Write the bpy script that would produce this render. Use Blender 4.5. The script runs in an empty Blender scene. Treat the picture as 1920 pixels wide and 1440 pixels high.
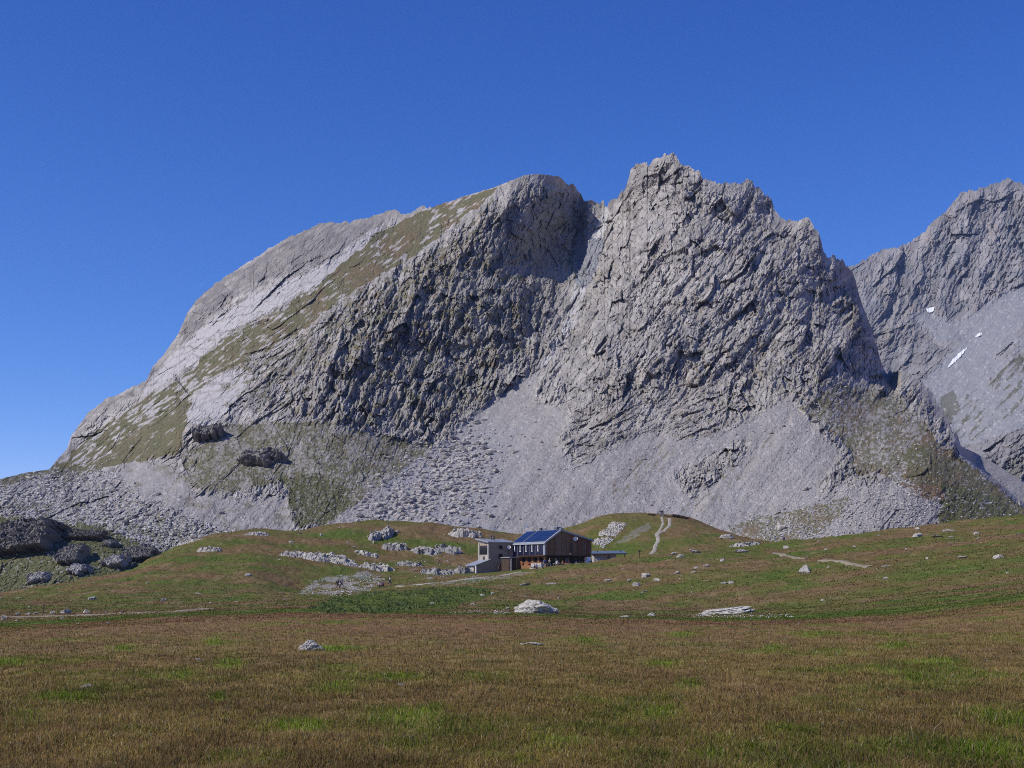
import bpy, bmesh, math, random
import numpy as np
from mathutils import Vector, Matrix

S = bpy.context.scene
COL = S.collection
F = 2637.0            # focal length in pixels of the 1920-wide photograph
HZ = 1100.0           # eye-level row of the photograph
EYE = 1.65

# ---------------------------------------------------------------- camera, sky, sun, exposure
cam_d = bpy.data.cameras.new('camera')
cam = bpy.data.objects.new('camera', cam_d)
COL.objects.link(cam)
cam.location = (0, 0, 0)
cam.rotation_euler = (math.radians(90), 0, 0)
cam_d.sensor_width = 36
cam_d.lens = 36 * F / 1920
cam_d.shift_y = (HZ - 720) / 1920
cam_d.clip_start = 0.1
cam_d.clip_end = 30000
S.camera = cam

SUN = Vector((-0.68, -0.27, 0.68)).normalized()
world = bpy.data.worlds.new('World')
S.world = world
world.use_nodes = True
wn = world.node_tree.nodes
wl = world.node_tree.links
sky = wn.new('ShaderNodeTexSky')
sky.sky_type = 'NISHITA'
sky.sun_disc = False
sky.sun_elevation = math.asin(SUN.z)
sky.sun_rotation = math.atan2(SUN.x, SUN.y)
sky.altitude = 2600
sky.air_density = 1.0
sky.dust_density = 0.0
sky.ozone_density = 3.0
# thin high-altitude air: deeper, more saturated blue than the stock sea-level balance
sep = wn.new('ShaderNodeSeparateColor'); com = wn.new('ShaderNodeCombineColor')
wl.new(sky.outputs[0], sep.inputs[0])
for ch, (g_, k_) in enumerate(((2.05, .275), (1.42, .534), (1.04, 1.407))):
    pw = wn.new('ShaderNodeMath'); pw.operation = 'POWER'; pw.inputs[1].default_value = g_
    ml = wn.new('ShaderNodeMath'); ml.operation = 'MULTIPLY'; ml.inputs[1].default_value = k_
    wl.new(sep.outputs[ch], pw.inputs[0]); wl.new(pw.outputs[0], ml.inputs[0]); wl.new(ml.outputs[0], com.inputs[ch])
wl.new(com.outputs[0], wn['Background'].inputs[0])
wn['Background'].inputs[1].default_value = 0.10

sun_d = bpy.data.lights.new('sun', 'SUN')
sun_d.energy = 4.5
sun_d.angle = math.radians(0.5)
sun_d.color = (1.0, 0.955, 0.89)
sun = bpy.data.objects.new('sun', sun_d)
COL.objects.link(sun)
sun.rotation_euler = SUN.to_track_quat('Z', 'Y').to_euler()

S.view_settings.view_transform = 'Standard'
S.view_settings.look = 'None'
S.view_settings.gamma = 1.0
S.view_settings.exposure = 0.0
S.render.engine = 'CYCLES'
S.cycles.max_bounces = 4
S.cycles.diffuse_bounces = 2
S.cycles.use_denoising = False
S.cycles.filter_width = 1.0
S.cycles.volume_bounces = 0
S.cycles.volume_step_rate = 5

# ---------------------------------------------------------------- numpy noise
def _h(ix, iy, seed):
    h = (ix.astype(np.int64) * 374761393 + iy.astype(np.int64) * 668265263 + seed * 974634777) & 0xFFFFFFFF
    h = ((h ^ (h >> 13)) * 1274126177) & 0xFFFFFFFF
    h = h ^ (h >> 16)
    h = (h * 2246822519) & 0xFFFFFFFF
    return h ^ (h >> 15)
def _r(h, k):
    g = ((h + k * 0x9E3779B9) * 2654435761) & 0xFFFFFFFF
    g = ((g ^ (g >> 15)) * 2246822519) & 0xFFFFFFFF
    g = g ^ (g >> 13)
    return (g & 0xFFFFFF) / float(0x1000000)
from concurrent.futures import ThreadPoolExecutor
POOL = ThreadPoolExecutor(4)
def par(fn):
    def w(x, y, *a, **k):
        if x.ndim < 2 or x.size < 60000: return fn(x, y, *a, **k)
        y = np.broadcast_to(y, x.shape)
        r = list(POOL.map(lambda q: fn(q[0], q[1], *a, **k), zip(np.array_split(x, 32), np.array_split(y, 32))))
        if isinstance(r[0], tuple): return tuple(np.concatenate(p) for p in zip(*r))
        return np.concatenate(r)
    return w
@par
def gnoise(x, y, seed=0):
    ix = np.floor(x); iy = np.floor(y)
    fx = x - ix; fy = y - iy
    ix = ix.astype(np.int64); iy = iy.astype(np.int64)
    u = fx * fx * fx * (fx * (fx * 6 - 15) + 10)
    v = fy * fy * fy * (fy * (fy * 6 - 15) + 10)
    def g(dx, dy):
        a = _r(_h(ix + dx, iy + dy, seed), 1) * (2 * math.pi)
        return np.cos(a) * (fx - dx) + np.sin(a) * (fy - dy)
    n0 = g(0, 0) * (1 - u) + g(1, 0) * u
    n1 = g(0, 1) * (1 - u) + g(1, 1) * u
    return (n0 * (1 - v) + n1 * v) * 1.5
def fbm(x, y, o=4, seed=0, gain=0.5):
    t = 0.0; a = 1.0; s = 0.0
    for k in range(o):
        t = t + a * gnoise(x, y, seed + k * 17); s += a
        x = x * 2.03 + 7.1; y = y * 2.03 - 3.7; a *= gain
    return t / s
def ridged(x, y, o=4, seed=0, gain=0.55):
    t = 0.0; a = 1.0; s = 0.0
    for k in range(o):
        t = t + a * (1 - 2 * np.abs(gnoise(x, y, seed + k * 17))); s += a
        x = x * 2.03 + 7.1; y = y * 2.03 - 3.7; a *= gain
    return t / s
@par
def facets(x, y, seed=0, step=1.0, tilt=1.0):
    """blocky rock: every cell of a jittered grid is a tilted plane of its own; returns height and edge distance"""
    ix = np.floor(x).astype(np.int64); iy = np.floor(y).astype(np.int64)
    b1 = np.full(x.shape, 9e9); b2 = np.full(x.shape, 9e9)
    bx = np.zeros(x.shape); by = np.zeros(x.shape); bh = np.zeros(x.shape, np.int64)
    for dx in (-1, 0, 1):
        for dy in (-1, 0, 1):
            h = _h(ix + dx, iy + dy, seed)
            cx = ix + dx + _r(h, 1); cy = iy + dy + _r(h, 2)
            d = (x - cx) ** 2 + (y - cy) ** 2
            m = d < b1
            b2 = np.where(m, b1, np.minimum(b2, d))
            bx = np.where(m, cx, bx); by = np.where(m, cy, by); bh = np.where(m, h, bh)
            b1 = np.where(m, d, b1)
    hh = (_r(bh, 3) - .5) * step + ((_r(bh, 4) - .5) * (x - bx) + (_r(bh, 5) - .5) * (y - by)) * 2 * tilt
    return hh, np.sqrt(b2) - np.sqrt(b1), _r(bh, 6)
def sstep(a, b, x):
    t = np.clip((x - a) / (b - a), 0, 1)
    return t * t * (3 - 2 * t)
def inside(poly, x, y): return _inside(x, y, poly)
@par
def _inside(x, y, poly):
    r = np.zeros(x.shape, bool)
    n = len(poly)
    for i in range(n):
        x0, y0 = poly[i]; x1, y1 = poly[(i + 1) % n]
        if y0 == y1: continue
        c = ((y0 > y) != (y1 > y)) & (x < (x1 - x0) * (y - y0) / (y1 - y0) + x0)
        r ^= c
    return r
def blur(a, n):
    for ax in (0, 1):
        for _ in range(2):
            p = [(0, 0), (0, 0)]; p[ax] = (n + 1, n)
            c = np.cumsum(np.pad(a, p, mode='edge'), axis=ax)
            k = 2 * n + 1
            a = (c[k:] - c[:-k]) / k if ax == 0 else (c[:, k:] - c[:, :-k]) / k
    return a
def lerp(a, b, t):
    return a + (b - a) * t
def mixc(c, col, m):
    return c + (np.array(col) - c) * m[..., None]
def curve(pts, x):
    p = np.array(pts, float)
    return np.interp(x, p[:, 0], p[:, 1])
def smooth1(a, n):
    k = 2 * n + 1
    for _ in range(2):
        c = np.cumsum(np.pad(a, (n + 1, n), mode='edge'))
        a = (c[k:] - c[:-k]) / k
    return a

# ---------------------------------------------------------------- mesh and material helpers
def mesh_np(name, V, quads=None, tris=None, col=None, smooth=False):
    me = bpy.data.meshes.new(name)
    V = np.asarray(V, np.float32).reshape(-1, 3)
    parts = []
    if quads is not None and len(quads): parts.append(np.asarray(quads, np.int32).reshape(-1, 4))
    if tris is not None and len(tris): parts.append(np.asarray(tris, np.int32).reshape(-1, 3))
    loops = np.concatenate([p.ravel() for p in parts])
    tot = np.concatenate([np.full(len(p), p.shape[1], np.int32) for p in parts])
    start = np.concatenate([[0], np.cumsum(tot)[:-1]]).astype(np.int32)
    me.vertices.add(len(V)); me.vertices.foreach_set('co', V.ravel())
    me.loops.add(len(loops)); me.loops.foreach_set('vertex_index', loops)
    me.polygons.add(len(tot)); me.polygons.foreach_set('loop_start', start)
    me.polygons.foreach_set('use_smooth', np.full(len(tot), smooth, bool))
    if col is not None:
        c = np.ones((len(V), 4), np.float32); c[:, :3] = np.asarray(col, np.float32).reshape(-1, 3)
        at = me.attributes.new('tint', 'FLOAT_COLOR', 'POINT')
        at.data.foreach_set('color', c.ravel())
    me.update(calc_edges=True)
    me.validate()
    return me
def grid_quads(R, C):
    i = np.arange(R * C).reshape(R, C)
    return np.stack([i[:-1, :-1], i[:-1, 1:], i[1:, 1:], i[1:, :-1]], -1).reshape(-1, 4)
def link(name, me, mat=None, parent=None):
    o = bpy.data.objects.new(name, me)
    COL.objects.link(o)
    if mat is not None and me is not None:
        me.materials.clear(); me.materials.append(mat)
    if parent is not None: o.parent = parent
    return o
def tag(o, label=None, cat=None, group=None, kind=None):
    if label: o['label'] = label
    if cat: o['category'] = cat
    if group: o['group'] = group
    if kind: o['kind'] = kind
    return o
def empty(name, loc, rz=0.0):
    o = bpy.data.objects.new(name, None)
    COL.objects.link(o)
    o.location = loc; o.rotation_euler = (0, 0, rz)
    o.empty_display_size = 0.3
    return o

MATS = {}
def mat(name, color=(.5, .5, .5), rough=0.85, attr=False, nscale=0.0, namt=0.0, bump=0.0, bscale=1.0, metal=0.0, spec=0.3, coords='Object'):
    if name in MATS: return MATS[name]
    m = bpy.data.materials.new(name); m.use_nodes = True
    nt = m.node_tree; N = nt.nodes; L = nt.links
    b = N['Principled BSDF']
    b.inputs['Roughness'].default_value = rough
    b.inputs['Metallic'].default_value = metal
    b.inputs['Specular IOR Level'].default_value = spec
    src = None
    if attr:
        a = N.new('ShaderNodeAttribute'); a.attribute_name = 'tint'; src = a.outputs['Color']
    tc = N.new('ShaderNodeTexCoord')
    if nscale:
        n = N.new('ShaderNodeTexNoise'); n.inputs['Scale'].default_value = nscale
        n.inputs['Detail'].default_value = 6; n.inputs['Roughness'].default_value = .65
        L.new(tc.outputs[coords], n.inputs['Vector'])
        mr = N.new('ShaderNodeMapRange')
        mr.inputs[1].default_value = .25; mr.inputs[2].default_value = .75
        mr.inputs[3].default_value = 1 - namt; mr.inputs[4].default_value = 1 + namt
        L.new(n.outputs[0], mr.inputs[0])
        mx = N.new('ShaderNodeVectorMath'); mx.operation = 'SCALE'
        if src is not None: L.new(src, mx.inputs[0])
        else: mx.inputs[0].default_value = color[:3]
        L.new(mr.outputs[0], mx.inputs['Scale'])
        src = mx.outputs[0]
    if src is not None: L.new(src, b.inputs['Base Color'])
    else: b.inputs['Base Color'].default_value = (*color[:3], 1)
    if bump:
        n2 = N.new('ShaderNodeTexNoise'); n2.inputs['Scale'].default_value = bscale
        n2.inputs['Detail'].default_value = 5
        L.new(tc.outputs[coords], n2.inputs['Vector'])
        bp = N.new('ShaderNodeBump'); bp.inputs['Strength'].default_value = 1.0
        bp.inputs['Distance'].default_value = bump
        L.new(n2.outputs[0], bp.inputs['Height']); L.new(bp.outputs[0], b.inputs['Normal'])
    MATS[name] = m
    return m

# ---------------------------------------------------------------- ground sheet (meadow, hills, hut bench, knoll)
PXC = np.arange(-560, 2481, 2.0)
def lev(pts):
    p = np.array(pts, float)
    Y = np.interp(PXC, p[:, 0], p[:, 1]); q = np.interp(PXC, p[:, 0], p[:, 2])
    Y = smooth1(Y, 12)
    return Y, (HZ - smooth1(q, 5)) / F * Y
LV = []
one = np.ones_like(PXC)
LV.append((0.6 * one, -EYE * one))
LV.append((14 * one, -EYE * one))
LV.append((34 * one, -(EYE + .05) * one + .0002 * np.maximum(PXC - 1200, 0)))
LV.append(lev([(-560, 62, 1185), (0, 66, 1180), (300, 72, 1164), (560, 76, 1151), (900, 78, 1156), (1100, 76, 1163), (1320, 74, 1167), (1500, 74, 1168), (1700, 72, 1158), (1920, 68, 1133), (2480, 60, 1090)]))
LV.append(lev([(-560, 96, 1172), (0, 98, 1172), (300, 105, 1156), (560, 110, 1146), (900, 112, 1152), (1100, 112, 1157), (1340, 108, 1160), (1500, 106, 1156), (1700, 104, 1140), (1920, 100, 1112), (2480, 90, 1068)]))
LV.append(lev([(-560, 140, 1150), (0, 140, 1153), (300, 145, 1145), (600, 150, 1134), (900, 160, 1139), (1100, 160, 1146), (1340, 150, 1148), (1500, 140, 1140), (1700, 135, 1118), (1920, 130, 1090), (2480, 120, 1045)]))
LV.append(lev([(-560, 170, 1140), (0, 170, 1141), (300, 178, 1133), (600, 190, 1121), (800, 205, 1110), (900, 220, 1104), (1000, 225, 1101), (1100, 220, 1098), (1300, 205, 1092), (1500, 190, 1083), (1700, 175, 1068), (1920, 165, 1043), (2480, 150, 1010)]))
LV.append(lev([(-560, 205, 1130), (0, 215, 1129), (300, 225, 1106), (480, 240, 1096), (560, 248, 1112), (700, 252, 1108), (800, 268, 1092), (880, 284, 1082), (940, 286, 1078), (985, 286, 1072), (1040, 280, 1064), (1112, 278, 1055), (1170, 276, 1050), (1270, 270, 1043), (1450, 250, 1042), (1700, 230, 1027), (1920, 220, 1003), (2480, 200, 965)]))
LV.append(lev([(-560, 240, 1122), (0, 240, 1122), (300, 265, 1078), (480, 300, 1045), (560, 312, 1044), (640, 315, 1052), (720, 320, 1058), (800, 322, 1062), (860, 322, 1066), (900, 322, 1068), (1000, 325, 1060), (1112, 325, 1064), (1170, 322, 1056), (1270, 330, 1038), (1380, 325, 1028), (1450, 300, 1031), (1600, 290, 1014), (1920, 270, 983), (2480, 250, 940)]))
LV.append(lev([(-560, 270, 1128), (0, 270, 1117), (100, 290, 1097), (250, 320, 1070), (280, 330, 1050), (320, 345, 1032), (400, 370, 1004), (480, 390, 993), (560, 390, 999), (620, 400, 985), (690, 405, 977), (800, 405, 981), (880, 405, 990), (960, 405, 1003), (1030, 410, 1000), (1080, 415, 985), (1130, 420, 968), (1160, 422, 964), (1240, 422, 966), (1290, 420, 971), (1330, 415, 988), (1380, 400, 1006), (1450, 350, 1019), (1540, 345, 1012), (1700, 335, 993), (1920, 320, 967), (2480, 300, 920)]))
LV.append((LV[-1][0] + 45, LV[-1][1] - 9))
LV.append((620 * one, LV[-1][1] - 22))
LV.append((4200 * one, -60 * one))
NR = [6, 60, 90, 60, 60, 60, 60, 60, 60, 110, 10, 6, 4]
YK = np.stack([l[0] for l in LV]); ZK = np.stack([l[1] for l in LV])
dY = np.diff(YK, axis=0); sl = np.diff(ZK, axis=0) / dY
tan = np.zeros_like(ZK)
tan[0] = sl[0]; tan[-1] = sl[-1]
m_ = (sl[:-1] * sl[1:]) > 0
tan[1:-1] = np.where(m_, 2 * sl[:-1] * sl[1:] / (sl[:-1] + sl[1:] + 1e-12 * np.where(m_, 0, 1)), 0)
rows_Y = []; rows_Z = []
for k in range(len(LV) - 1):
    n = NR[k + 1]
    for i in range(n + (1 if k == len(LV) - 2 else 0)):
        t = i / n
        if k == 0: t = t ** 1.5
        h00 = 2 * t**3 - 3 * t**2 + 1; h10 = t**3 - 2 * t**2 + t; h01 = -2 * t**3 + 3 * t**2; h11 = t**3 - t**2
        rows_Y.append(YK[k] + dY[k] * t)
        rows_Z.append(h00 * ZK[k] + h10 * dY[k] * tan[k] + h01 * ZK[k + 1] + h11 * dY[k] * tan[k + 1])
GY = np.stack(rows_Y); GZ = np.stack(rows_Z)
GPX = np.broadcast_to(PXC, GY.shape)
GX = (GPX - 960) / F * GY
# gentle hummocks, then tussocks
und = sstep(20, 120, GY) * (1 - sstep(440, 600, GY))
hut_flat = sstep(0, 1, np.hypot((GX - 5) / 24, (GY - 303) / 16) - .55)
GZ = GZ + und * (0.25 + .60 * sstep(100, 250, GY)) * fbm(GX / 12, GY / 14, 4, 5, .55) * hut_flat
GZ = GZ + (1 - sstep(440, 600, GY)) * (.05 + .16 * sstep(60, 260, GY)) * ridged(GX / 2.2, GY / 3.0, 3, 9) * (0.35 + 0.65 * hut_flat)

GZ = GZ + (1 - sstep(60, 110, GY)) * sstep(4, 9, GY) * (.07 * fbm(GX / 1.1, GY / 1.7, 3, 15) + .05 * fbm(GX / .5, GY / .8, 2, 16))
LOGY = np.linspace(math.log(0.7), math.log(1500), 1400)
ZG = np.stack([np.interp(np.exp(LOGY), GY[:, c], GZ[:, c]) for c in range(len(PXC))], 1)
def ground_z(X, Y):
    X = np.asarray(X, float); Y = np.asarray(Y, float)
    c = np.clip((960 + F * X / Y - PXC[0]) / 2.0, 0, len(PXC) - 1.001)
    r = np.clip((np.log(Y) - LOGY[0]) / (LOGY[1] - LOGY[0]), 0, len(LOGY) - 1.001)
    ci = c.astype(int); ri = r.astype(int); cf = c - ci; rf = r - ri
    return (ZG[ri, ci] * (1 - cf) + ZG[ri, ci + 1] * cf) * (1 - rf) + (ZG[ri + 1, ci] * (1 - cf) + ZG[ri + 1, ci + 1] * cf) * rf
def gpoint(px, py):
    """nearest ground point seen along a line of sight"""
    Ys = np.exp(np.linspace(math.log(2), math.log(440), 3000))
    Xs = (px - 960) / F * Ys
    z = ground_z(Xs, Ys)
    q = HZ - F * z / Ys
    hit = np.nonzero(q <= py)[0]
    i = hit[0] if len(hit) else int(np.argmin(q))
    return Vector((Xs[i], Ys[i], z[i]))

def zone(px, py, poly, amp=7.0, sc=22.0, seed=0):
    dx = amp * fbm(px / sc, py / sc, 4, seed, .6); dy = amp * .6 * fbm(px / sc + 31, py / sc, 4, seed + 5, .6)
    return inside(poly, px + dx, py + dy).astype(float)

SPOTS = [(430, 1245, 30, 9), (625, 1215, 28, 6), (125, 1307, 70, 11), (50, 1347, 35, 12), (400, 1202, 18, 7), (405, 1310, 20, 7), (340, 1267, 35, 9), (635, 1290, 35, 8), (740, 1345, 70, 18), (810, 1335, 25, 10), (435, 1422, 60, 12), (15, 1243, 25, 7), (740, 1270, 60, 7), (505, 1427, 40, 12),
         (1290, 1285, 25, 10), (1245, 1245, 30, 7), (1280, 1190, 28, 5), (1450, 1215, 25, 6), (1710, 1272, 20, 6), (1235, 1337, 38, 12), (1330, 1420, 32, 11), (1680, 1210, 35, 7), (1525, 1190, 40, 5), (1885, 1350, 60, 25), (1835, 1415, 60, 18), (1760, 1240, 50, 7), (1090, 1200, 40, 5), (230, 1215, 30, 6), (560, 1365, 60, 14), (1500, 1370, 70, 14), (1040, 1400, 60, 14)]
def ground_color(X, Y, Z, jit=0.0):
    px = 960 + F * X / Y; py = HZ - F * Z / Y
    brown = np.array((.168, .113, .046)); olive = np.array((.165, .138, .034)); green = np.array((.100, .128, .018)); rust = np.array((.190, .102, .055)); tan_ = np.array((.24, .19, .092))
    c = np.broadcast_to(brown, X.shape + (3,)).copy()
    n1 = fbm(X / 5.5, Y / 9, 4, 41); n2 = fbm(X / 2.2, Y / 3.6, 4, 43); n3 = fbm(X / 17, Y / 26, 3, 47); n4 = fbm(X / 1.0, Y / 1.5, 3, 53)
    near = 1 - sstep(22, 55, Y); n5 = fbm(X / 9 + 40, Y / 13, 4, 59)
    c = mixc(c, olive, np.clip(.35 + .9 * n1 + .5 * n2 + .25 * near, 0, 1))
    c = mixc(c, tan_, np.clip((n4 * .7 + n3 - .15) * 1.2, 0, .55))
    c = mixc(c, rust, (.35 + .65 * sstep(30, 65, Y)) * np.clip(.55 - 1.3 * n2 + .9 * n5, 0, .85))
    c = mixc(c, green, sstep(.14, .5, n1 * .55 + n2 * .75 + n4 * .3 - n5 * .3 + near * .08) * .8)
    # the wet green strip beyond the meadow, olive hills behind
    edge = np.interp(px, PXC, YK[3]); far = sstep(0, 14, Y - edge - 6 * n1)
    h1 = fbm((X + .5 * Y) / 40, (Y - .3 * X) / 22, 4, 61); h2_ = fbm(X / 8, Y / 14, 4, 67); h3 = fbm(X / 3, Y / 6, 3, 71)
    hill = np.broadcast_to(np.array((.135, .098, .036)), c.shape)
    hill = mixc(hill, (.100, .106, .024), sstep(-.22, .25, h1 * .8 + h2_ * .7))
    hill = mixc(hill, (.078, .108, .018), sstep(.15, .5, h2_ + .5 * h1))
    hill = mixc(hill, (.160, .100, .048), sstep(.0, .32, -h1 * .8 - h2_ * .5 + h3 * .3) * .85)
    hill = mixc(hill, (.19, .15, .07), sstep(.1, .45, h3 - .3 * h1) * .5)
    strip = sstep(-8, 10, Y - edge - 6 * n1) * (1 - sstep(22, 50, Y - edge + 14 * h2_ - 12 * sstep(600, 100, px) * 0)) * (1 - .75 * np.exp(-((px - 700) / 160) ** 2) * 0) 
    hill = mixc(hill, (.080, .118, .018), np.clip(strip * 1.0, 0, 1) * np.where(px > 1750, .55, .95))
    c = c + (hill - c) * far[..., None]
    # pale crest tops and knoll, green foot of the hut hill
    c = mixc(c, (.165, .108, .046), sstep(370, 410, Y) * .6 * (.6 + h2_).clip(0, 1))
    c = mixc(c, (.075, .112, .018), zone(px, py, [(560, 1150), (640, 1118), (760, 1108), (880, 1100), (930, 1112), (850, 1140), (700, 1152)], 12, 40, 3) * far * .8)
    g = zone(px, py, [(560, 1112), (600, 1082), (690, 1072), (720, 1085), (690, 1108), (640, 1116)], 9, 18, 11) * (h3 > -.12)
    c = mixc(c, (.26, .25, .23), g * .6 * (h3 > .0))
    g = zone(px, py, [(780, 1098), (830, 1090), (900, 1084), (985, 1072), (1010, 1074), (940, 1086), (860, 1096)], 3, 14, 13)
    c = mixc(c, (.26, .225, .17), g * .5 * (h3 > -.1))
    g = zone(px, py, [(1150, 1022), (1190, 992), (1215, 980), (1222, 990), (1190, 1010)], 5, 12, 15)
    c = mixc(c, (.22, .19, .16), g * .6 * (h3 > -.2))
    for sx, sy, rx, ry in SPOTS:
        w = np.exp(-((px - sx) / rx) ** 2 - ((py - sy) / ry) ** 2) * np.clip(1.0 + 1.2 * n4 + .6 * n2, 0, 1.3)
        c = mixc(c, (.118, .165, .016), np.clip(w * 1.15, 0, .95))
    return np.clip(c, .005, 1)
GC = ground_color(GX, GY, GZ)
speck = fbm(GX / .9, GY / 1.5, 2, 81)
GC = GC * (1 + .35 * speck)[..., None]
ground_mat = mat('meadow_turf', attr=True, nscale=3.0, namt=.22, bump=.06, bscale=6, rough=.95, spec=.1)
ground = link('ground', mesh_np('ground', np.stack([GX, GY, GZ], -1), grid_quads(*GY.shape), col=GC, smooth=True), ground_mat)
tag(ground, 'rolling alpine meadow in rusty brown and green below the mountain', kind='structure')

# ---------------------------------------------------------------- the mountain
SKY = [(-700, 1010), (-420, 965), (-200, 932), (0, 898), (50, 886), (92, 880), (105, 865), (128, 838), (135, 815), (150, 795), (165, 775), (200, 748), (230, 735), (275, 712), (285, 690), (310, 660), (335, 625), (352, 585), (372, 558), (400, 535), (440, 508), (500, 468), (540, 445), (590, 425), (600, 417), (612, 419), (622, 417), (640, 418), (650, 414), (655, 419), (665, 412), (682, 408), (690, 410), (700, 405), (740, 393), (750, 398), (752, 402), (775, 397), (788, 387), (795, 385), (800, 390), (830, 383), (870, 368), (925, 352), (960, 338), (985, 328), (1010, 326), (1045, 330), (1055, 335), (1063, 345), (1075, 347), (1090, 365), (1095, 376), (1103, 378), (1110, 376), (1120, 380), (1130, 377), (1137, 383), (1150, 372), (1160, 368), (1172, 352), (1180, 330), (1182, 318), (1192, 309), (1205, 305), (1215, 306), (1228, 295), (1240, 288), (1248, 286), (1262, 290), (1270, 300), (1277, 309), (1290, 313), (1305, 318), (1313, 322), (1318, 335), (1328, 335), (1337, 345), (1360, 346), (1385, 346), (1400, 340), (1412, 345), (1425, 352), (1437, 365), (1450, 385), (1465, 412), (1475, 414), (1487, 410), (1500, 412), (1512, 409), (1523, 418), (1527, 430), (1535, 440), (1536, 455), (1545, 475), (1556, 480), (1565, 477), (1578, 487), (1590, 502), (1598, 510), (1605, 540), (1620, 580), (1633, 620), (1640, 640), (1648, 670), (1660, 698), (1680, 700), (1699, 694), (1715, 703), (1735, 720), (1766, 765), (1778, 790), (1785, 808), (1795, 818), (1802, 836), (1830, 850), (1870, 872), (1920, 905), (2000, 950), (2200, 1010), (2420, 1045)]
CP = [(-600, 1125, 440), (-300, 1125, 440), (0, 1125, 445), (300, 1125, 455), (600, 1125, 460), (900, 1125, 460), (1200, 1125, 462), (1500, 1125, 450), (1800, 1125, 450), (2100, 1125, 450), (2400, 1125, 450),
      (-600, 1000, 600), (-300, 945, 640), (0, 1000, 520), (0, 905, 620), (92, 882, 690), (150, 960, 560), (300, 940, 575), (420, 980, 545),
      (130, 838, 770), (200, 750, 850), (200, 850, 720), (300, 680, 905), (352, 590, 960), (400, 540, 985), (600, 420, 1040), (740, 400, 1060), (880, 365, 1060),
      (420, 640, 850), (520, 590, 860), (640, 500, 930), (360, 790, 690), (450, 800, 670), (560, 860, 620), (560, 990, 540), (700, 940, 575), (640, 640, 790), (700, 560, 845), (720, 700, 760), (640, 800, 668), (800, 830, 690), (800, 600, 830), (820, 480, 930),
      (900, 400, 975), (960, 335, 1035), (1010, 330, 1045), (1060, 345, 1075), (1000, 430, 1010), (930, 480, 945), (960, 600, 870), (900, 720, 795),
      (1130, 385, 1110), (1100, 470, 1040), (1070, 570, 950), (1030, 660, 850), (1005, 700, 800), (1000, 850, 660), (850, 930, 590), (1000, 1000, 540),
      (1190, 330, 1040), (1240, 290, 1000), (1310, 325, 985), (1400, 345, 985), (1460, 405, 985), (1525, 420, 960), (1565, 480, 955), (1600, 540, 955),
      (1200, 450, 955), (1160, 560, 885), (1120, 650, 800), (1080, 740, 735), (1280, 500, 880), (1300, 650, 775), (1220, 780, 690), (1300, 820, 655), (1150, 900, 610), (1250, 960, 570), (1430, 500, 875), (1440, 650, 780), (1400, 760, 690), (1500, 620, 815), (1480, 750, 690), (1450, 900, 590), (1550, 820, 640), (1580, 640, 815), (1620, 640, 850), (1560, 730, 715),
      (1650, 700, 850), (1700, 700, 850), (1780, 800, 770), (1650, 850, 625), (1750, 830, 660), (1840, 890, 640), (1920, 960, 600), (1800, 960, 560), (1500, 960, 545), (1650, 990, 515), (2100, 990, 640), (2400, 1050, 600)]
def tps(cp):
    p = np.array(cp, float); P = p[:, :2] / 300.0
    n = len(P)
    def k(r2): return r2 * np.log(r2 + 1e-9)
    A = np.zeros((n + 3, n + 3))
    A[:n, :n] = k(((P[:, None] - P[None]) ** 2).sum(-1)) + np.eye(n) * .02
    A[:n, n] = 1; A[:n, n + 1:] = P; A[n, :n] = 1; A[n + 1:, :n] = P.T
    w = np.linalg.solve(A, np.concatenate([p[:, 2], [0, 0, 0]]))
    def f(x, y):
        sh = x.shape; q = np.stack([x.ravel(), y.ravel()], -1) / 300.0
        return (k(((q[:, None] - P[None]) ** 2).sum(-1)) @ w[:n] + w[n] + q @ w[n + 1:]).reshape(sh)
    return f
def depth_map(cp):
    f = tps(cp)
    gx = np.arange(-720, 2500, 12.0); gy = np.arange(240, 1160, 12.0)
    D = f(*np.meshgrid(gx, gy))
    def look(px, py):
        c = np.clip((px - gx[0]) / 12, 0, len(gx) - 1.001); r = np.clip((py - gy[0]) / 12, 0, len(gy) - 1.001)
        ci = c.astype(int); ri = r.astype(int); cf = c - ci; rf = r - ri
        return (D[ri, ci] * (1 - cf) + D[ri, ci + 1] * cf) * (1 - rf) + (D[ri + 1, ci] * (1 - cf) + D[ri + 1, ci + 1] * cf) * rf
    return look
def rot(px, py, deg, st, sc):
    a = math.radians(deg)
    al = px * math.cos(a) - py * math.sin(a); ac = px * math.sin(a) + py * math.cos(a)
    return al / (sc * st), ac / sc
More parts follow.
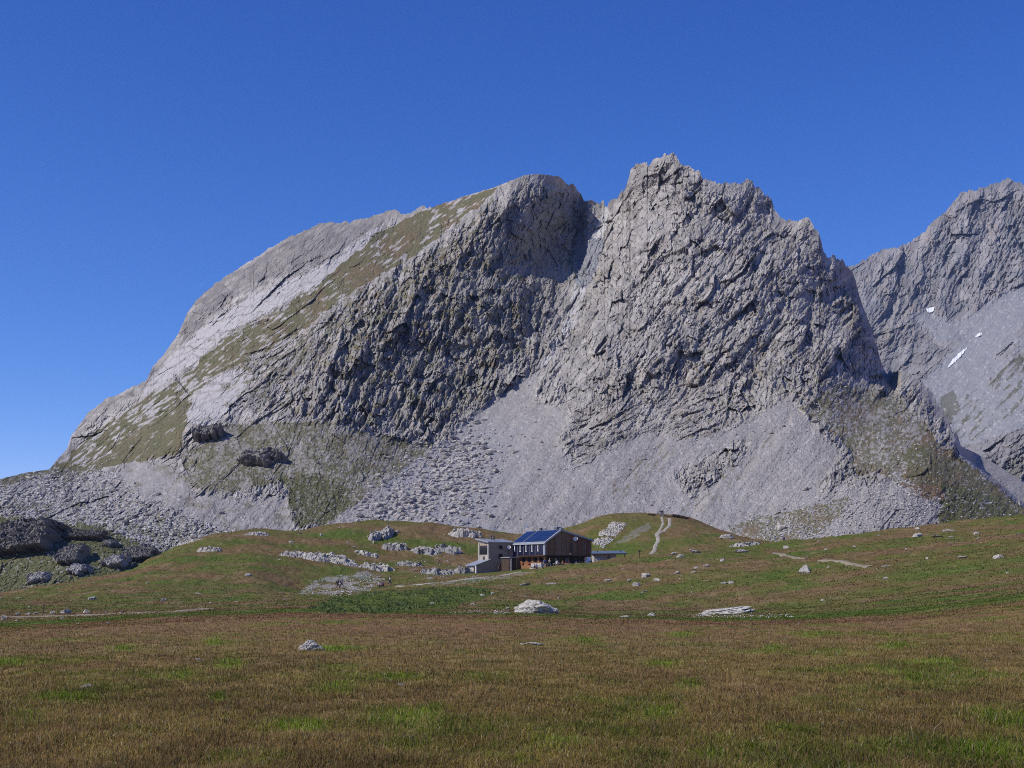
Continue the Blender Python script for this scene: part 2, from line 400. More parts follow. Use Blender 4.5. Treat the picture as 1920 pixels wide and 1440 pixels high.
def crag(px, py, deg, seed, sizes=((40, 2.0, .8), (17, 2.2, .95), (8, 2.0, 1.35), (4.0, 1.7, 1.9)), wob=1.0, beds=True):
    """broken rock relief, in metres, with beds running at the given angle; also a crack map"""
    wx = px + wob * 7 * fbm(px / 70, py / 70, 3, seed + 90); wy = py + wob * 7 * fbm(px / 70 + 9, py / 70, 3, seed + 91)
    h = 0.0; cr = 0.0; tone = 0.0
    for i, (s, st, a) in enumerate(sizes):
        u, v = rot(wx, wy, deg, st, s)
        f, e, t = facets(u, v, seed + i * 7, .75, .85)
        h = h + f * s * .36 * a * .62
        tone = tone + (t - .5) * (.9 if i == 3 else 0)
        if i in (1, 2): cr = cr + (1 - sstep(0, .13, e)) * (.45 if i == 1 else .75); tone = tone + (t - .5)
    # beds: slabs that rise gently towards the lower right and break off there
    amp = np.clip(.75 + 1.1 * fbm(px / 80, py / 80, 3, seed + 95), .15, 1.6)
    for k, (s, a) in enumerate(((34, 3.4), (14, 1.7), (6.5, .9)) if beds else ()):
        u, v = rot(wx, wy, deg + 6 * (k - 1), 2.6, s * 1.5)
        _, _, ph = facets(u, v, seed + 50 + k * 3, 0, 0)
        u, v = rot(wx, wy, deg + 6 * (k - 1), 4.0, s)
        q = v + 1.0 * ph + .5 * fbm(u, v, 3, seed + 60 + k)
        q = q - np.floor(q)
        h = h + a * amp * (np.minimum(q, (1 - q) * 6.0) - .45)
    return h * np.clip(.85 + .9 * fbm(px / 55, py / 55, 3, seed + 97), .3, 1.5), cr, tone

SCREE = [(1010, 690), (900, 765), (820, 834), (700, 922), (610, 985), (540, 1010), (540, 1130), (1620, 1130), (1600, 1010), (1540, 960), (1540, 915), (1560, 877), (1579, 847), (1560, 825), (1530, 802), (1500, 772), (1481, 744), (1425, 776), (1380, 800), (1312, 826), (1270, 822), (1245, 820), (1216, 806), (1169, 828), (1110, 864), (1070, 884), (1067, 864), (1045, 817), (1070, 769), (1010, 755), (999, 733), (1022, 688)]
SCREE_IN = [(1264, 892), (1312, 859), (1357, 840), (1387, 825), (1410, 828), (1380, 870), (1342, 900), (1290, 934)]
SCREE_L = [(215, 890), (240, 868), (310, 868), (345, 885), (350, 920), (440, 935), (534, 925), (552, 985), (540, 1010), (420, 1000), (350, 975), (300, 945), (240, 915)]
BLOCKS_L = [(-720, 940), (0, 912), (90, 890), (200, 880), (240, 915), (330, 965), (440, 1000), (300, 1040), (180, 985), (0, 970), (-720, 1000)]
TALUS_R = [(1480, 950), (1530, 930), (1575, 905), (1680, 900), (1706, 930), (1768, 945), (1760, 979), (1650, 1000), (1518, 1012), (1420, 1005)]
GRASS_L = [(100, 882), (150, 830), (240, 765), (330, 715), (420, 635), (520, 586), (600, 528), (680, 462), (740, 420), (800, 392), (865, 370), (935, 350), (900, 385), (830, 440), (760, 490), (690, 530), (640, 560), (570, 615), (520, 650), (430, 690), (365, 735), (347, 795), (335, 845), (250, 868), (180, 885)]
GRASS_M = [(345, 850), (420, 800), (500, 790), (620, 790), (700, 810), (800, 830), (820, 840), (700, 922), (610, 985), (552, 985), (534, 900), (440, 925), (350, 915)]
GRASS_R = [(1500, 765), (1570, 720), (1640, 730), (1690, 745), (1740, 806), (1765, 832), (1840, 890), (1940, 968), (1940, 1040), (1740, 1040), (1770, 945), (1706, 925), (1660, 890), (1580, 880), (1600, 850), (1560, 815)]
GRASS_RS = [(1700, 850), (1742, 808), (1765, 832), (1840, 890), (1940, 968), (1940, 1060), (1560, 1060), (1760, 985), (1768, 945), (1700, 915)]
GRASS_F = [(1370, 985), (1430, 968), (1520, 950), (1600, 930), (1580, 960), (1540, 1000), (1460, 1020), (1380, 1020)]
GRASS_LL = [(-720, 985), (0, 962), (120, 968), (250, 985), (330, 975), (420, 985), (480, 1010), (520, 1130), (-720, 1130)]
PALE = [(262, 742), (290, 700), (330, 655), (400, 598), (480, 548), (560, 518), (640, 478), (700, 430), (720, 425), (650, 492), (570, 552), (470, 600), (415, 640), (340, 700), (270, 742)]
PALE2 = [(348, 792), (362, 742), (400, 712), (445, 690), (475, 700), (440, 760), (395, 802)]
GULLY = [(1137, 384), (1120, 420), (1108, 450), (1128, 452), (1142, 400)]
GULLY2 = [(1072, 560), (1078, 530), (1098, 528), (1092, 580), (1060, 640), (1022, 688), (1012, 688), (1055, 620)]
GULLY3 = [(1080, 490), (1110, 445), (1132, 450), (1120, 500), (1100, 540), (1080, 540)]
DARKBAND = [(345, 610), (400, 534), (600, 416), (700, 400), (700, 428), (640, 470), (540, 512), (440, 560), (380, 610), (345, 640)]
WARM = [(1270, 700), (1330, 665), (1400, 690), (1420, 760), (1330, 820), (1255, 800)]

def build_mountain():
    step = 1.15
    px1 = np.arange(-700, -60, 4.0); px2 = np.arange(-60, 1990, step); px3 = np.arange(1990, 2420, 4.0)
    PX = np.concatenate([px1, px2, px3])
    R = 620
    sk = curve(SKY, PX)
    jag = sstep(1040, 1100, PX) * (1 - sstep(1790, 1810, PX)) * 1.0 + .35 * sstep(90, 140, PX) * (1 - sstep(820, 860, PX)) + .12
    fj, _, _ = facets(PX / 9.0, PX * 0 + .5, 3, 1.6, 1.2)
    fk, _, _ = facets(PX / 3.6, PX * 0 + .5, 4, 1.4, 1.2)
    sk = sk - jag * (fj * 4.0 + fk * 2.0)
    v = np.linspace(0, 1, R)[:, None]
    py = 1125 + (sk[None] - 1125) * v
    px = np.broadcast_to(PX, py.shape)
    Y = depth_map(CP)(px, py)
    # right-hand grass spur: the scree strip lies well behind its edge
    ex = np.array([1690, 1740, 1762, 1837, 1920, 2100]); ey = np.array([745, 806, 829, 889, 957, 1080])
    d = np.interp(px, ex, ey) - py
    Y = Y + 110 * sstep(0, 14, d) * sstep(1786, 1830, px)
    # dark cliff that turns away on the right of the pinnacle
    cx = np.interp(py, [470, 520, 600, 660, 720, 760], [1562, 1580, 1612, 1625, 1640, 1665])
    w = sstep(470, 540, py) * (1 - sstep(715, 760, py))
    Y = Y + w * 95 * sstep(-4, 52, px - cx - 7 * fbm(px / 22, py / 22, 3, 77)) * (1 - sstep(1672, 1690, px))
    # wall under the rounded dome, facing right
    cx = np.interp(py, [330, 400, 470, 530], [1030, 1020, 935, 900])
    w = sstep(330, 350, py) * (1 - sstep(470, 545, py))
    Y = Y + w * 30 * sstep(-10, 90, px - cx - 10 * fbm(px / 30, py / 30, 3, 78)) * (1 - sstep(1085, 1105, px))
    # zones
    scree = np.clip(zone(px, py, SCREE, 9, 26, 101) - zone(px, py, SCREE_IN, 8, 18, 102), 0, 1)
    scree = np.maximum(scree, zone(px, py, SCREE_L, 16, 24, 103))
    strip = sstep(6, 14, d) * sstep(1735, 1760, px) * sstep(1760, 1800, px - (840 - py) * .0) * (py > np.interp(px, [1740, 1800, 1830, 2000], [830, 838, 852, 900]))
    scree = np.maximum(scree, strip * (sstep(0, .3, .5 + fbm(px / 12, py / 12, 3, 8))))
    scree = np.maximum(scree, .8 * zone(px, py, TALUS_R, 14, 24, 104))
    blocks = zone(px, py, BLOCKS_L, 18, 30, 105)
    stk_u, stk_v = rot(px, py, 37, 5.0, 5.5)
    streak = fbm(stk_u, stk_v, 4, 111, .6)
    su2, sv2 = rot(px, py, 48, 3.5, 6); streak2 = fbm(su2, sv2, 4, 113, .65)
    patch = fbm(px / 34, py / 24, 5, 115, .62)
    fine = fbm(px / 7, py / 5, 3, 117, .7)
    gl = zone(px, py, GRASS_L, 12, 30, 121) * sstep(-.06, .06, -streak + .22 - .18 * (px < 420) + .3 * fbm(px / 90, py / 90, 2, 5))
    gl = np.maximum(gl, zone(px, py, [(170, 882), (250, 810), (355, 745), (348, 795), (335, 850), (250, 868)], 10, 25, 122) * sstep(-.5, -.2, -streak))
    gm = zone(px, py, GRASS_M, 16, 30, 123) * sstep(-.22, .12, patch * .95 + .8 * fine + .0) * .88
    gr = zone(px, py, GRASS_R, 18, 30, 125) * sstep(-.12, .1, patch * .7 + 1.0 * fine + .07) * .9
    gr = np.maximum(gr, zone(px, py, GRASS_RS, 30, 34, 127) * sstep(-.42, -.2, fine * .9 + patch * .5))
    gf = zone(px, py, GRASS_F, 12, 24, 129) * sstep(-.3, .0, fine + patch * .6)
    scree = scree * (1 - .9 * gf)
    gll = zone(px, py, GRASS_LL, 16, 34, 131) * sstep(-.6, -.15, patch * .8 + .6 * fine)
    gdark = zone(px, py, [(530, 900), (600, 885), (660, 920), (650, 960), (610, 985), (555, 985)], 26, 26, 132) * sstep(-.45, -.1, fine + .5 * patch)
    gsp = 1.3 * sstep(-.05, .35, patch * .7 + streak2 * .6 + .25 * fine) * zone(px, py, [(380, 640), (560, 560), (720, 520), (850, 460), (1000, 520), (980, 650), (880, 760), (760, 810), (560, 790), (420, 760)], 20, 40, 133) * .65
    gsp = np.maximum(gsp, .6 * sstep(.0, .4, patch * .6 + .6 * fine) * zone(px, py, [(1100, 760), (1200, 640), (1500, 640), (1560, 720), (1400, 790), (1280, 830), (1130, 870)], 20, 40, 134))
    gsp = np.maximum(gsp, .8 * sstep(-.02, .2, streak + .3 * fine) * zone(px, py, [(930, 360), (860, 440), (760, 500), (640, 580), (500, 670), (440, 720), (560, 700), (700, 610), (830, 530), (900, 450)], 16, 30, 137))
    grass = np.clip(np.maximum.reduce([gl, gm, gr, gf, gll, gdark, gsp]), 0, 1)
    grass = np.where(blocks > .5, grass * .5, grass)
    gsc = zone(px, py, [(1140, 905), (1240, 830), (1290, 830), (1220, 900), (1150, 950)], 10, 20, 135) * sstep(.05, .35, streak2)
    gsc = np.maximum(gsc, zone(px, py, [(1270, 960), (1390, 860), (1440, 800), (1470, 800), (1400, 900), (1310, 960)], 10, 20, 136) * sstep(.1, .4, streak2 + .3 * fine))
    gsc = np.maximum(gsc, zone(px, py, SCREE_L, 5, 20, 103) * sstep(.05, .4, patch + .3 * fine) * .7)
    grass = np.maximum(grass * (1 - scree), gsc * .8)
    pale = np.maximum(zone(px, py, PALE, 10, 28, 141), zone(px, py, PALE2, 8, 22, 142))
    slabband = np.maximum(pale, zone(px, py, GRASS_L, 14, 30, 143))
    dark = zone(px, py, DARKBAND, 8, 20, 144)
    rough = (1 - scree) * (1 - .80 * slabband) * (1 - .45 * dark) * (1 - .78 * np.maximum(zone(px, py, GRASS_M, 16, 30, 123), zone(px, py, GRASS_R, 18, 30, 125))) * (1 - .55 * blocks) * (1 - .85 * gll) * (1 - .85 * zone(px, py, GRASS_F, 12, 24, 129))
    rough = np.maximum(rough, zone(px, py, [(1630, 640), (1665, 690), (1720, 690), (1790, 800), (1804, 838), (1765, 812), (1700, 750), (1640, 740)], 8, 20, 145))
    rough = np.clip(blur(rough, 6), .0, 1)
    # relief
    hA, cA, tA = crag(px, py, 38, 201, ((50, 2.8, .5), (20, 3.0, .6), (9, 2.8, .9), (4.2, 2.4, 1.2)))
    hB, cB, tB = crag(px, py, 66, 231)
    hC, cC, tC = crag(px, py, 56, 261)
    hD, cD, tD = crag(px, py, 25, 291, ((30, 2.2, .7), (13, 2.6, .9), (6.5, 2.4, 1.1), (4, 2.0, 1.2)))
    hE, cE, tE = crag(px, py, 78, 321, ((26, 1.3, 1.2), (11, 1.25, 1.5), (5.2, 1.2, 1.9)), beds=False)
    wE = sstep(-.12, .30, fbm(px / 120, py / 95, 3, 329)) * .85
    wA = 1 - sstep(480, 660, px + (py - 700) * .5)
    wC = sstep(1020, 1130, px - (py - 500) * -.15)
    wD = sstep(690, 760, py + 20 * patch) * sstep(1020, 1070, px) * (1 - sstep(1440, 1520, px))
    wB = np.clip(1 - wA - wC, 0, 1)
    wC = wC * (1 - wD); wD = wD
    tot = wA + wB + wC + wD
    h = (wA * hA + wB * hB + wC * hC * .78 + wD * hD * .55) / tot
    cr = (wA * cA + wB * cB + wC * cC + wD * cD) / tot
    tone = (wA * tA + wB * tB + wC * tC + wD * tD) / tot
    wE = wE * (1 - wA)
    h = h * (1 - wE) + hE * wE; cr = cr * (1 - wE * .7) + cE * wE * .7; tone = tone * (1 - wE) + tE * wE
    # ribs and gullies down the faces
    u, vv = rot(px + 14 * fbm(px / 50, py / 50, 3, 305), py, 70, 3.4, 54); rb = ridged(u, vv, 4, 311)
    u, vv = rot(px + 10 * fbm(px / 40, py / 40, 3, 306), py, 76, 3.0, 28); rb2 = ridged(u, vv, 4, 315)
    u, vv = rot(px, py, 58, 2.6, 80); rc = ridged(u, vv, 4, 331)
    big = (wB * (rb * 8 + rb2 * 9) * np.clip(.75 + 1.3 * fbm(px / 110, py / 90, 3, 307), .12, 1.35) + (wC + .4 * wD) * rc * 9 + wA * .25 * rb * 8)
    low = 1 - .5 * sstep(760, 860, py)
    near_top = sstep(0, 40, py - sk[None])
    disp = rough * (-(big * low) - h * 1.65 + cr * 1.0)
    sm = fbm(px / 40, py / 40, 3, 351) * 4 + fbm(px / 12, py / 10, 3, 353) * 1.0
    u, vv = rot(px, py, 52, 5, 26); runnel = fbm(u, vv, 4, 355)
    fb, eb, tb = facets(px / 7.5, py / 5.0, 361, 1.0, .9); fb2, _, tb2 = facets(px / 3.6, py / 2.6, 363, 1.0, .9)
    fb3, _, _ = facets(px / 14, py / 9, 365, 1.0, .9)
    bf = sstep(690, 760, px - (900 - py) * .55 + 40 * patch) * (1 - sstep(900, 1000, px + (py - 850) * .25 + 60 * patch)) * sstep(770, 840, py)   # coarse part of the fan
    coarse = scree * (.05 + .05 * bf + .15 * sstep(1400, 1500, px)) + .55 * blocks + .25 * gll
    disp = disp + scree * (sm * .5 + runnel * 2.2) - scree * .42 * fb2 - coarse * (fb * 1.9 + fb2 * .7 + bf * fb3 * .8)
    disp = disp - slabband * (1 - scree) * (hA * .45) + slabband * cr * .12 * (1 - grass)
    disp = disp - (1 - scree) * .55 * (fb2 + .8 * fb) * (.35 + .65 * rough)
    disp = disp - (1 - rough) * (1 - scree) * grass * .8 * fbm(px / 5, py / 4, 3, 367)
    disp = disp * (.25 + .75 * near_top)
    Y = Y + disp
    # colour
    rock = np.broadcast_to(np.array((.305, .284, .255)), px.shape + (3,)).copy()
    rock = rock * (1 + .38 * tone + .24 * patch)[..., None]
    rock = mixc(rock, (.285, .25, .20), sstep(.15, .5, fbm(px / 50, py / 40, 4, 371)) * .5)
    rock = mixc(rock, (.20, .195, .19), sstep(.1, .5, fbm(px / 24, py / 30, 4, 373)) * .45 * (1 - pale))
    rock = mixc(rock, (.40, .30, .22), zone(px, py, WARM, 14, 22, 375) * sstep(.1, .4, fine) * .5)
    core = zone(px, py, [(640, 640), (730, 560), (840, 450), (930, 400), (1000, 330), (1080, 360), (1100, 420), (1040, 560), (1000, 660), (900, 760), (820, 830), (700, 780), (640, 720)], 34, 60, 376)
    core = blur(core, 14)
    rock = mixc(rock, (.235, .22, .19), core * np.clip(.55 + patch + .5 * fine, 0, .9))  # darker left block: grass and lichen tint, with shade put into the colour
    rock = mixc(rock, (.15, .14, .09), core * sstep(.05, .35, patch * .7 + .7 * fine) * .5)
    rock = mixc(rock, (.225, .21, .18), zone(px, py, GRASS_M, 22, 34, 123) * .6)
    lowr = wD * sstep(700, 760, py)
    rock = mixc(rock, (.36, .335, .30), lowr * sstep(-.3, .3, fine + .4 * tone) * .6)
    rock = mixc(rock, (.41, .392, .378), pale * .9 * (1 - .6 * (cr > .25)))
    rock = mixc(rock, (.385, .367, .348), (slabband * (1 - pale)) * .75)
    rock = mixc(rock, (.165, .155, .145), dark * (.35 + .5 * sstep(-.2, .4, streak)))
    rock = mixc(rock, (.48, .47, .46), np.maximum(zone(px, py, GULLY, 4, 10, 377), zone(px, py, GULLY2, 8, 12, 378) * sstep(-.2, .1, streak2)) * .75)
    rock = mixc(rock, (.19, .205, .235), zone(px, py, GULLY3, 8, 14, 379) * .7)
    rock = rock * (1 - .10 * np.clip(cr, 0, 1))[..., None]
    sc_c = np.broadcast_to(np.array((.268, .252, .236)), rock.shape) * (1 + .26 * runnel + .24 * (tb2 - .5) + .12 * (tb - .5))[..., None]
    sc_c = mixc(sc_c, (.27, .265, .27), bf * .8)
    sc_c = mixc(sc_c, (.32, .285, .25), sstep(.15, .5, runnel + .3 * patch) * (1 - bf) * .45)
    sc_c = mixc(sc_c, (.50, .49, .48), (tb2 > .97).astype(float) * .35)
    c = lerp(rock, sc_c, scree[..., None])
    g1 = np.broadcast_to(np.array((.114, .099, .044)), rock.shape)
    g1 = mixc(g1, (.15, .094, .044), sstep(-.1, .4, fbm(px / 60, py / 50, 3, 381)) * sstep(300, 800, px + 0 * py) * .8)
    g1 = mixc(g1, (.090, .090, .032), sstep(-.05, .4, fbm(px / 40, py / 30, 4, 383)) * .8)
    g1 = mixc(g1, (.042, .055, .014), gdark * .8)
    g1 = mixc(g1, (.060, .072, .018), zone(px, py, [(1700, 900), (1840, 920), (1940, 980), (1940, 1040), (1740, 1040)], 12, 30, 3) * .7)
    g1 = mixc(g1, (.15, .088, .045), zone(px, py, [(1690, 905), (1760, 910), (1780, 935), (1720, 945)], 8, 14, 385) * .8)
    g1 = mixc(g1, (.085, .092, .028), gll * .8)
    g1 = mixc(g1, (.088, .086, .034), zone(px, py, GRASS_M, 22, 34, 123) * .6)
    g1 = g1 * (1 + .35 * fbm(px / 4, py / 3, 2, 387))[..., None]
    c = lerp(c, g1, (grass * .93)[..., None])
    c = lerp(c, g1, (blocks * sstep(-.05, .3, patch + .5 * fine) * .75)[..., None])
    c = lerp(c, g1, (zone(px, py, [(-700, 1000), (-300, 940), (0, 880), (92, 860), (180, 878), (160, 902), (60, 897), (0, 914), (-300, 960)], 10, 24, 389) * sstep(-.3, 0, fine) * .85)[..., None])
    # stones lying in the grass and on the block field
    st = (tb > .80) & (fb > -.1) & (eb > .12)
    ok = np.maximum(np.maximum(blocks * .9, gll * .40), np.maximum(gr * .55, gm * .45))
    c = mixc(c, (.40, .385, .37), st * ok * sstep(-.15, .25, patch + .4 * fine + .35 * blocks))
    c = mixc(c, (.33, .32, .315), blocks * (tb2 > .45) * .6)
    c = np.clip(c, .01, .75)
    X = (px - 960) / F * Y; Z = (HZ - py) / F * Y
    Z = Z + rough * near_top * .5 * hC * .35
    # the far side
    back = []
    for i in range(1, 9):
        back.append((X[-1] * (1 + .02 * i), Y[-1] + 9 * i ** 1.5, Z[-1] - 5.0 * i ** 1.6))
    X = np.concatenate([X, np.stack([b[0] for b in back])]); Yf = np.concatenate([Y, np.stack([b[1] for b in back])]); Zf = np.concatenate([Z, np.stack([b[2] for b in back])])
    cf = np.concatenate([c, np.repeat(c[-1:], 8, 0)])
    me = mesh_np('mountain', np.stack([X, Yf, Zf], -1), grid_quads(*X.shape), col=cf, smooth=False)
    o = link('mountain', me, mat('mountain_rock', attr=True, nscale=.55, namt=.16, bump=.25, bscale=1.1, rough=.95, spec=.15))
    tag(o, 'rugged grey limestone mountain with a scree fan and grassy slabs', kind='structure')
    return PX, sk, Y
MPX, MSK, MY = build_mountain()
def mpoint(px, py):
    """point of the mountain's front seen at this line of sight"""
    c = int(np.argmin(np.abs(MPX - px)))
    v = (py - 1125) / (MSK[c] - 1125) * (MY.shape[0] - 1)
    i = int(np.clip(round(v), 0, MY.shape[0] - 1))
    y = MY[i, c]
    return Vector(((px - 960) / F * y, y, (HZ - py) / F * y))

# ---------------------------------------------------------------- the far mountain on the right
def build_far():
    SK2 = [(1480, 560), (1560, 515), (1590, 500), (1610, 492), (1622, 488), (1635, 476), (1655, 470), (1680, 462), (1700, 455), (1715, 447), (1735, 436), (1745, 418), (1765, 402), (1780, 388), (1795, 370), (1803, 360), (1815, 357), (1830, 355), (1845, 352), (1860, 345), (1875, 340), (1890, 334), (1900, 338), (1912, 341), (1920, 345), (1960, 352), (2000, 340), (2080, 372), (2200, 440), (2420, 560)]
    cp = [(1480, 560, 3300), (1600, 500, 3300), (1700, 455, 3400), (1800, 360, 3500), (1900, 335, 3500), (2100, 380, 3400), (2400, 560, 3200),
          (1640, 600, 3000), (1740, 580, 3050), (1840, 500, 3200), (1920, 480, 3200), (1700, 690, 2750), (1730, 720, 2500), (1830, 630, 2800), (1800, 800, 2100), (1920, 700, 2200), (1920, 560, 2950), (1850, 860, 1800), (1920, 900, 1700), (1600, 1000, 1900), (1920, 1100, 1400), (2300, 1000, 1500), (2300, 700, 2300), (1480, 800, 2700), (1480, 1100, 1700)]
    PX = np.concatenate([np.arange(1480, 1560, 4.0), np.arange(1560, 1990, 1.2), np.arange(1990, 2420, 5.0)])
    R = 460
    sk = curve(SK2, PX)
    fj, _, _ = facets(PX / 8.0, PX * 0 + .5, 13, 1.6, 1.2); fk, _, _ = facets(PX / 3.2, PX * 0 + .5, 14, 1.4, 1.2)
    sk = sk - fj * 3.0 - fk * 1.6
    v = np.linspace(0, 1, R)[:, None]
    py = 1000 + (sk[None] - 1000) * v
    px = np.broadcast_to(PX, py.shape)
    Y = depth_map(cp)(px, py)
    scree = zone(px, py, [(1722, 722), (1745, 700), (1790, 655), (1850, 600), (1940, 520), (2420, 480), (2420, 1000), (1800, 830), (1770, 770)], 8, 22, 401)
    scree = np.maximum(scree, zone(px, py, [(1700, 590), (1740, 582), (1800, 600), (1860, 560), (1960, 520), (1960, 600), (1850, 640), (1760, 640)], 12, 24, 402) * .85)
    patch = fbm(px / 30, py / 26, 5, 411, .6); fine = fbm(px / 6, py / 5, 3, 413, .7)
    u, vv = rot(px, py, 46, 6, 8); stk = fbm(u, vv, 4, 415, .6)
    outc = zone(px, py, [(1770, 860), (1800, 840), (1930, 800), (1930, 1000), (1770, 1000)], 10, 20, 403)
    outc = np.maximum(outc, zone(px, py, [(1840, 700), (1880, 640), (1930, 600), (1930, 690), (1860, 730)], 10, 18, 404) * sstep(-.1, .15, stk))
    scree = scree * (1 - outc)
    rough = blur(1 - scree, 5)
    h1, c1, t1 = crag(px, py, 62, 421); h2_, c2, t2 = crag(px, py, 40, 441)
    w = sstep(560, 640, py)
    h = h1 * (1 - w) + h2_ * w; cr = c1 * (1 - w) + c2 * w; tone = t1 * (1 - w) + t2 * w
    u, vv = rot(px, py, 72, 2.6, 60); rb = ridged(u, vv, 4, 451)
    nt = sstep(0, 30, py - sk[None])
    fb2, _, tb2 = facets(px / 3.4, py / 2.8, 463, 1.0, .9)
    disp = rough * (-(rb * 34) - h * 4.2 + cr * 3) + scree * (fbm(px / 40, py / 40, 3, 465) * 14 - stk * 7 - fb2 * 1.8)
    Y = Y + disp * (.25 + .75 * nt)
    rock = np.broadcast_to(np.array((.235, .222, .212)), px.shape + (3,)) * (1 + .3 * tone + .25 * patch)[..., None]
    rock = mixc(rock, (.17, .175, .18), sstep(-.1, .4, fbm(px / 50 + 3, py / 40, 4, 467)) * (1 - w * .5) * .7)
    rock = mixc(rock, (.27, .235, .20), sstep(.1, .5, fbm(px / 40, py / 40, 4, 469)) * .6)
    sc = np.broadcast_to(np.array((.235, .235, .238)), rock.shape) * (1 + .15 * stk + .2 * (tb2 - .5))[..., None]
    c = lerp(rock, sc, scree[..., None])
    gr = zone(px, py, [(1760, 800), (1830, 730), (1930, 650), (1930, 760), (1820, 830)], 12, 24, 405) * sstep(.05, .3, stk + .2 * fine)
    gr = np.maximum(gr, zone(px, py, [(1770, 880), (1850, 840), (1930, 830), (1930, 920), (1800, 920)], 10, 20, 406) * sstep(0, .3, patch) * .7)
    gr = np.maximum(gr, zone(px, py, [(1762, 745), (1790, 730), (1800, 770), (1780, 795), (1765, 780)], 6, 14, 407) * .8)
    gr = np.maximum(gr, zone(px, py, [(1600, 560), (1700, 600), (1740, 680), (1680, 700), (1620, 640)], 14, 24, 408) * sstep(.0, .4, patch + .4 * fine) * .45)
    c = mixc(c, (.085, .082, .045), gr * .85)
    c = mixc(c, (.42, .40, .38), (tb2 > .95) * scree * .5)
    c = np.clip(c, .01, .7)
    X = (px - 960) / F * Y; Z = (HZ - py) / F * Y
    n = 8
    Xb = np.stack([X[-1] * (1 + .02 * i) for i in range(1, n)]); Yb = np.stack([Y[-1] + 40 * i ** 1.5 for i in range(1, n)]); Zb = np.stack([Z[-1] - 20 * i ** 1.6 for i in range(1, n)])
    me = mesh_np('distant_mountain', np.stack([np.concatenate([X, Xb]), np.concatenate([Y, Yb]), np.concatenate([Z, Zb])], -1), grid_quads(R + n - 1, len(PX)), col=np.concatenate([c, np.repeat(c[-1:], n - 1, 0)]))
    o = link('distant_mountain', me, mat('distant_rock', attr=True, nscale=.15, namt=.14, bump=.8, bscale=.3, rough=.95, spec=.1))
    tag(o, 'higher grey mountain far behind with scree and snow remnants', kind='structure')
    snow = mat('old_snow', (.70, .71, .73), .7, nscale=.05, namt=.05)
    def patch_of(poly, label, seed):
        xs = np.array([p[0] for p in poly]); ys = np.array([p[1] for p in poly])
        ci = np.nonzero((PX > xs.min() - 3) & (PX < xs.max() + 3))[0]
        sub = slice(ci[0], ci[-1] + 1)
        m = zone(px[:, sub], py[:, sub], poly, 1.5, 8, seed) > .5
        rr = np.nonzero(m.any(1))[0]
        Ys = blur(Y, 3)[:, sub] - 7.0
        V = np.stack([(px[:, sub] - 960) / F * Ys, Ys, (HZ - py[:, sub]) / F * Ys], -1)
        q = grid_quads(*m.shape); q = q[m.ravel()[q].all(1)]
        used = np.unique(q); remap = np.full(m.size, -1); remap[used] = np.arange(len(used))
        front = V.reshape(-1, 3)[used]
        o = link('snow_patch', mesh_np('snow_patch', front, remap[q], smooth=True), snow)
        tag(o, label, 'snow patch', 'old snow patches on the far mountain')
    patch_of([(1775, 690), (1786, 673), (1801, 658), (1815, 649), (1814, 654), (1803, 667), (1790, 680), (1777, 691)], 'long white snow patch lying diagonally on the far grey scree', 3)
    patch_of([(1735, 578), (1742, 576), (1753, 574), (1752, 582), (1742, 588), (1737, 584)], 'small white snow patch under the cliffs of the far mountain', 5)
    patch_of([(1826, 632), (1833, 625), (1841, 622), (1841, 628), (1832, 633)], 'tiny white snow streak above the long snow patch', 7)
build_far()
#@@REST
# ---------------------------------------------------------------- rocks
rng = np.random.default_rng(7)
random.seed(7)
def ico(sub):
    bm = bmesh.new(); bmesh.ops.create_icosphere(bm, subdivisions=sub, radius=1.0)
    V = np.array([v.co[:] for v in bm.verts]); T = np.array([[v.index for v in f.verts] for f in bm.faces]); bm.free()
    return V / np.linalg.norm(V, axis=1)[:, None], T
ICO = {k: ico(k) for k in (1, 2, 4, 5)}
def rock_arrays(seed, sub, nplanes=14, rough=.03, sq=(1, 1, .7)):
    r = np.random.default_rng(seed)
    D, T = ICO[sub]
    n = r.normal(size=(nplanes, 3)); n /= np.linalg.norm(n, axis=1)[:, None]
    d = r.uniform(.62, 1.0, nplanes)
    dot = D @ n.T
    rad = np.where(dot > .05, d / np.maximum(dot, .05), 9).min(1)
    rad = np.minimum(rad, 1.25)
    if rough:
        rad = rad * (1 + rough * (2 * fbm(D[:, 0] * 3 + D[:, 2] * 2.3 + seed, D[:, 1] * 3 - D[:, 2] * 1.7, 4, seed, .6) + .8 * np.abs(gnoise(D[:, 2] * 6 + D[:, 0] * 1.5 + seed, D[:, 1] * 1.2, seed + 3))))
        f1, _, _ = facets(D[:, 0] * 2.2 + D[:, 2] * 1.2 + seed, D[:, 2] * 4.6 - D[:, 0] * 1.4 + D[:, 1] * 1.1, seed + 5, 1.0, .9)
        f2, _, _ = facets(D[:, 0] * 5 + D[:, 1] * 3, D[:, 2] * 9 - D[:, 0] * 2.5, seed + 6, 1.0, .9)
        rad = rad * (1 + .16 * f1 + .07 * f2)
    return D * rad[:, None] * np.array(sq), T
pale_rock = mat('pale_limestone', (.40, .375, .33), .9, nscale=2.6, namt=.55, bump=.05, bscale=7, spec=.15)
grey_rock = mat('grey_limestone', (.30, .285, .26), .9, nscale=1.6, namt=.4, bump=.06, bscale=5, spec=.15)
dark_shaded_rock = mat('dark_and_shaded_limestone', (.17, .16, .145), .9, nscale=.8, namt=.4, bump=.1, bscale=3, spec=.15)  # left cliffs' shade partly put into this tone; the cairn is dark stone
ROCKM = {}
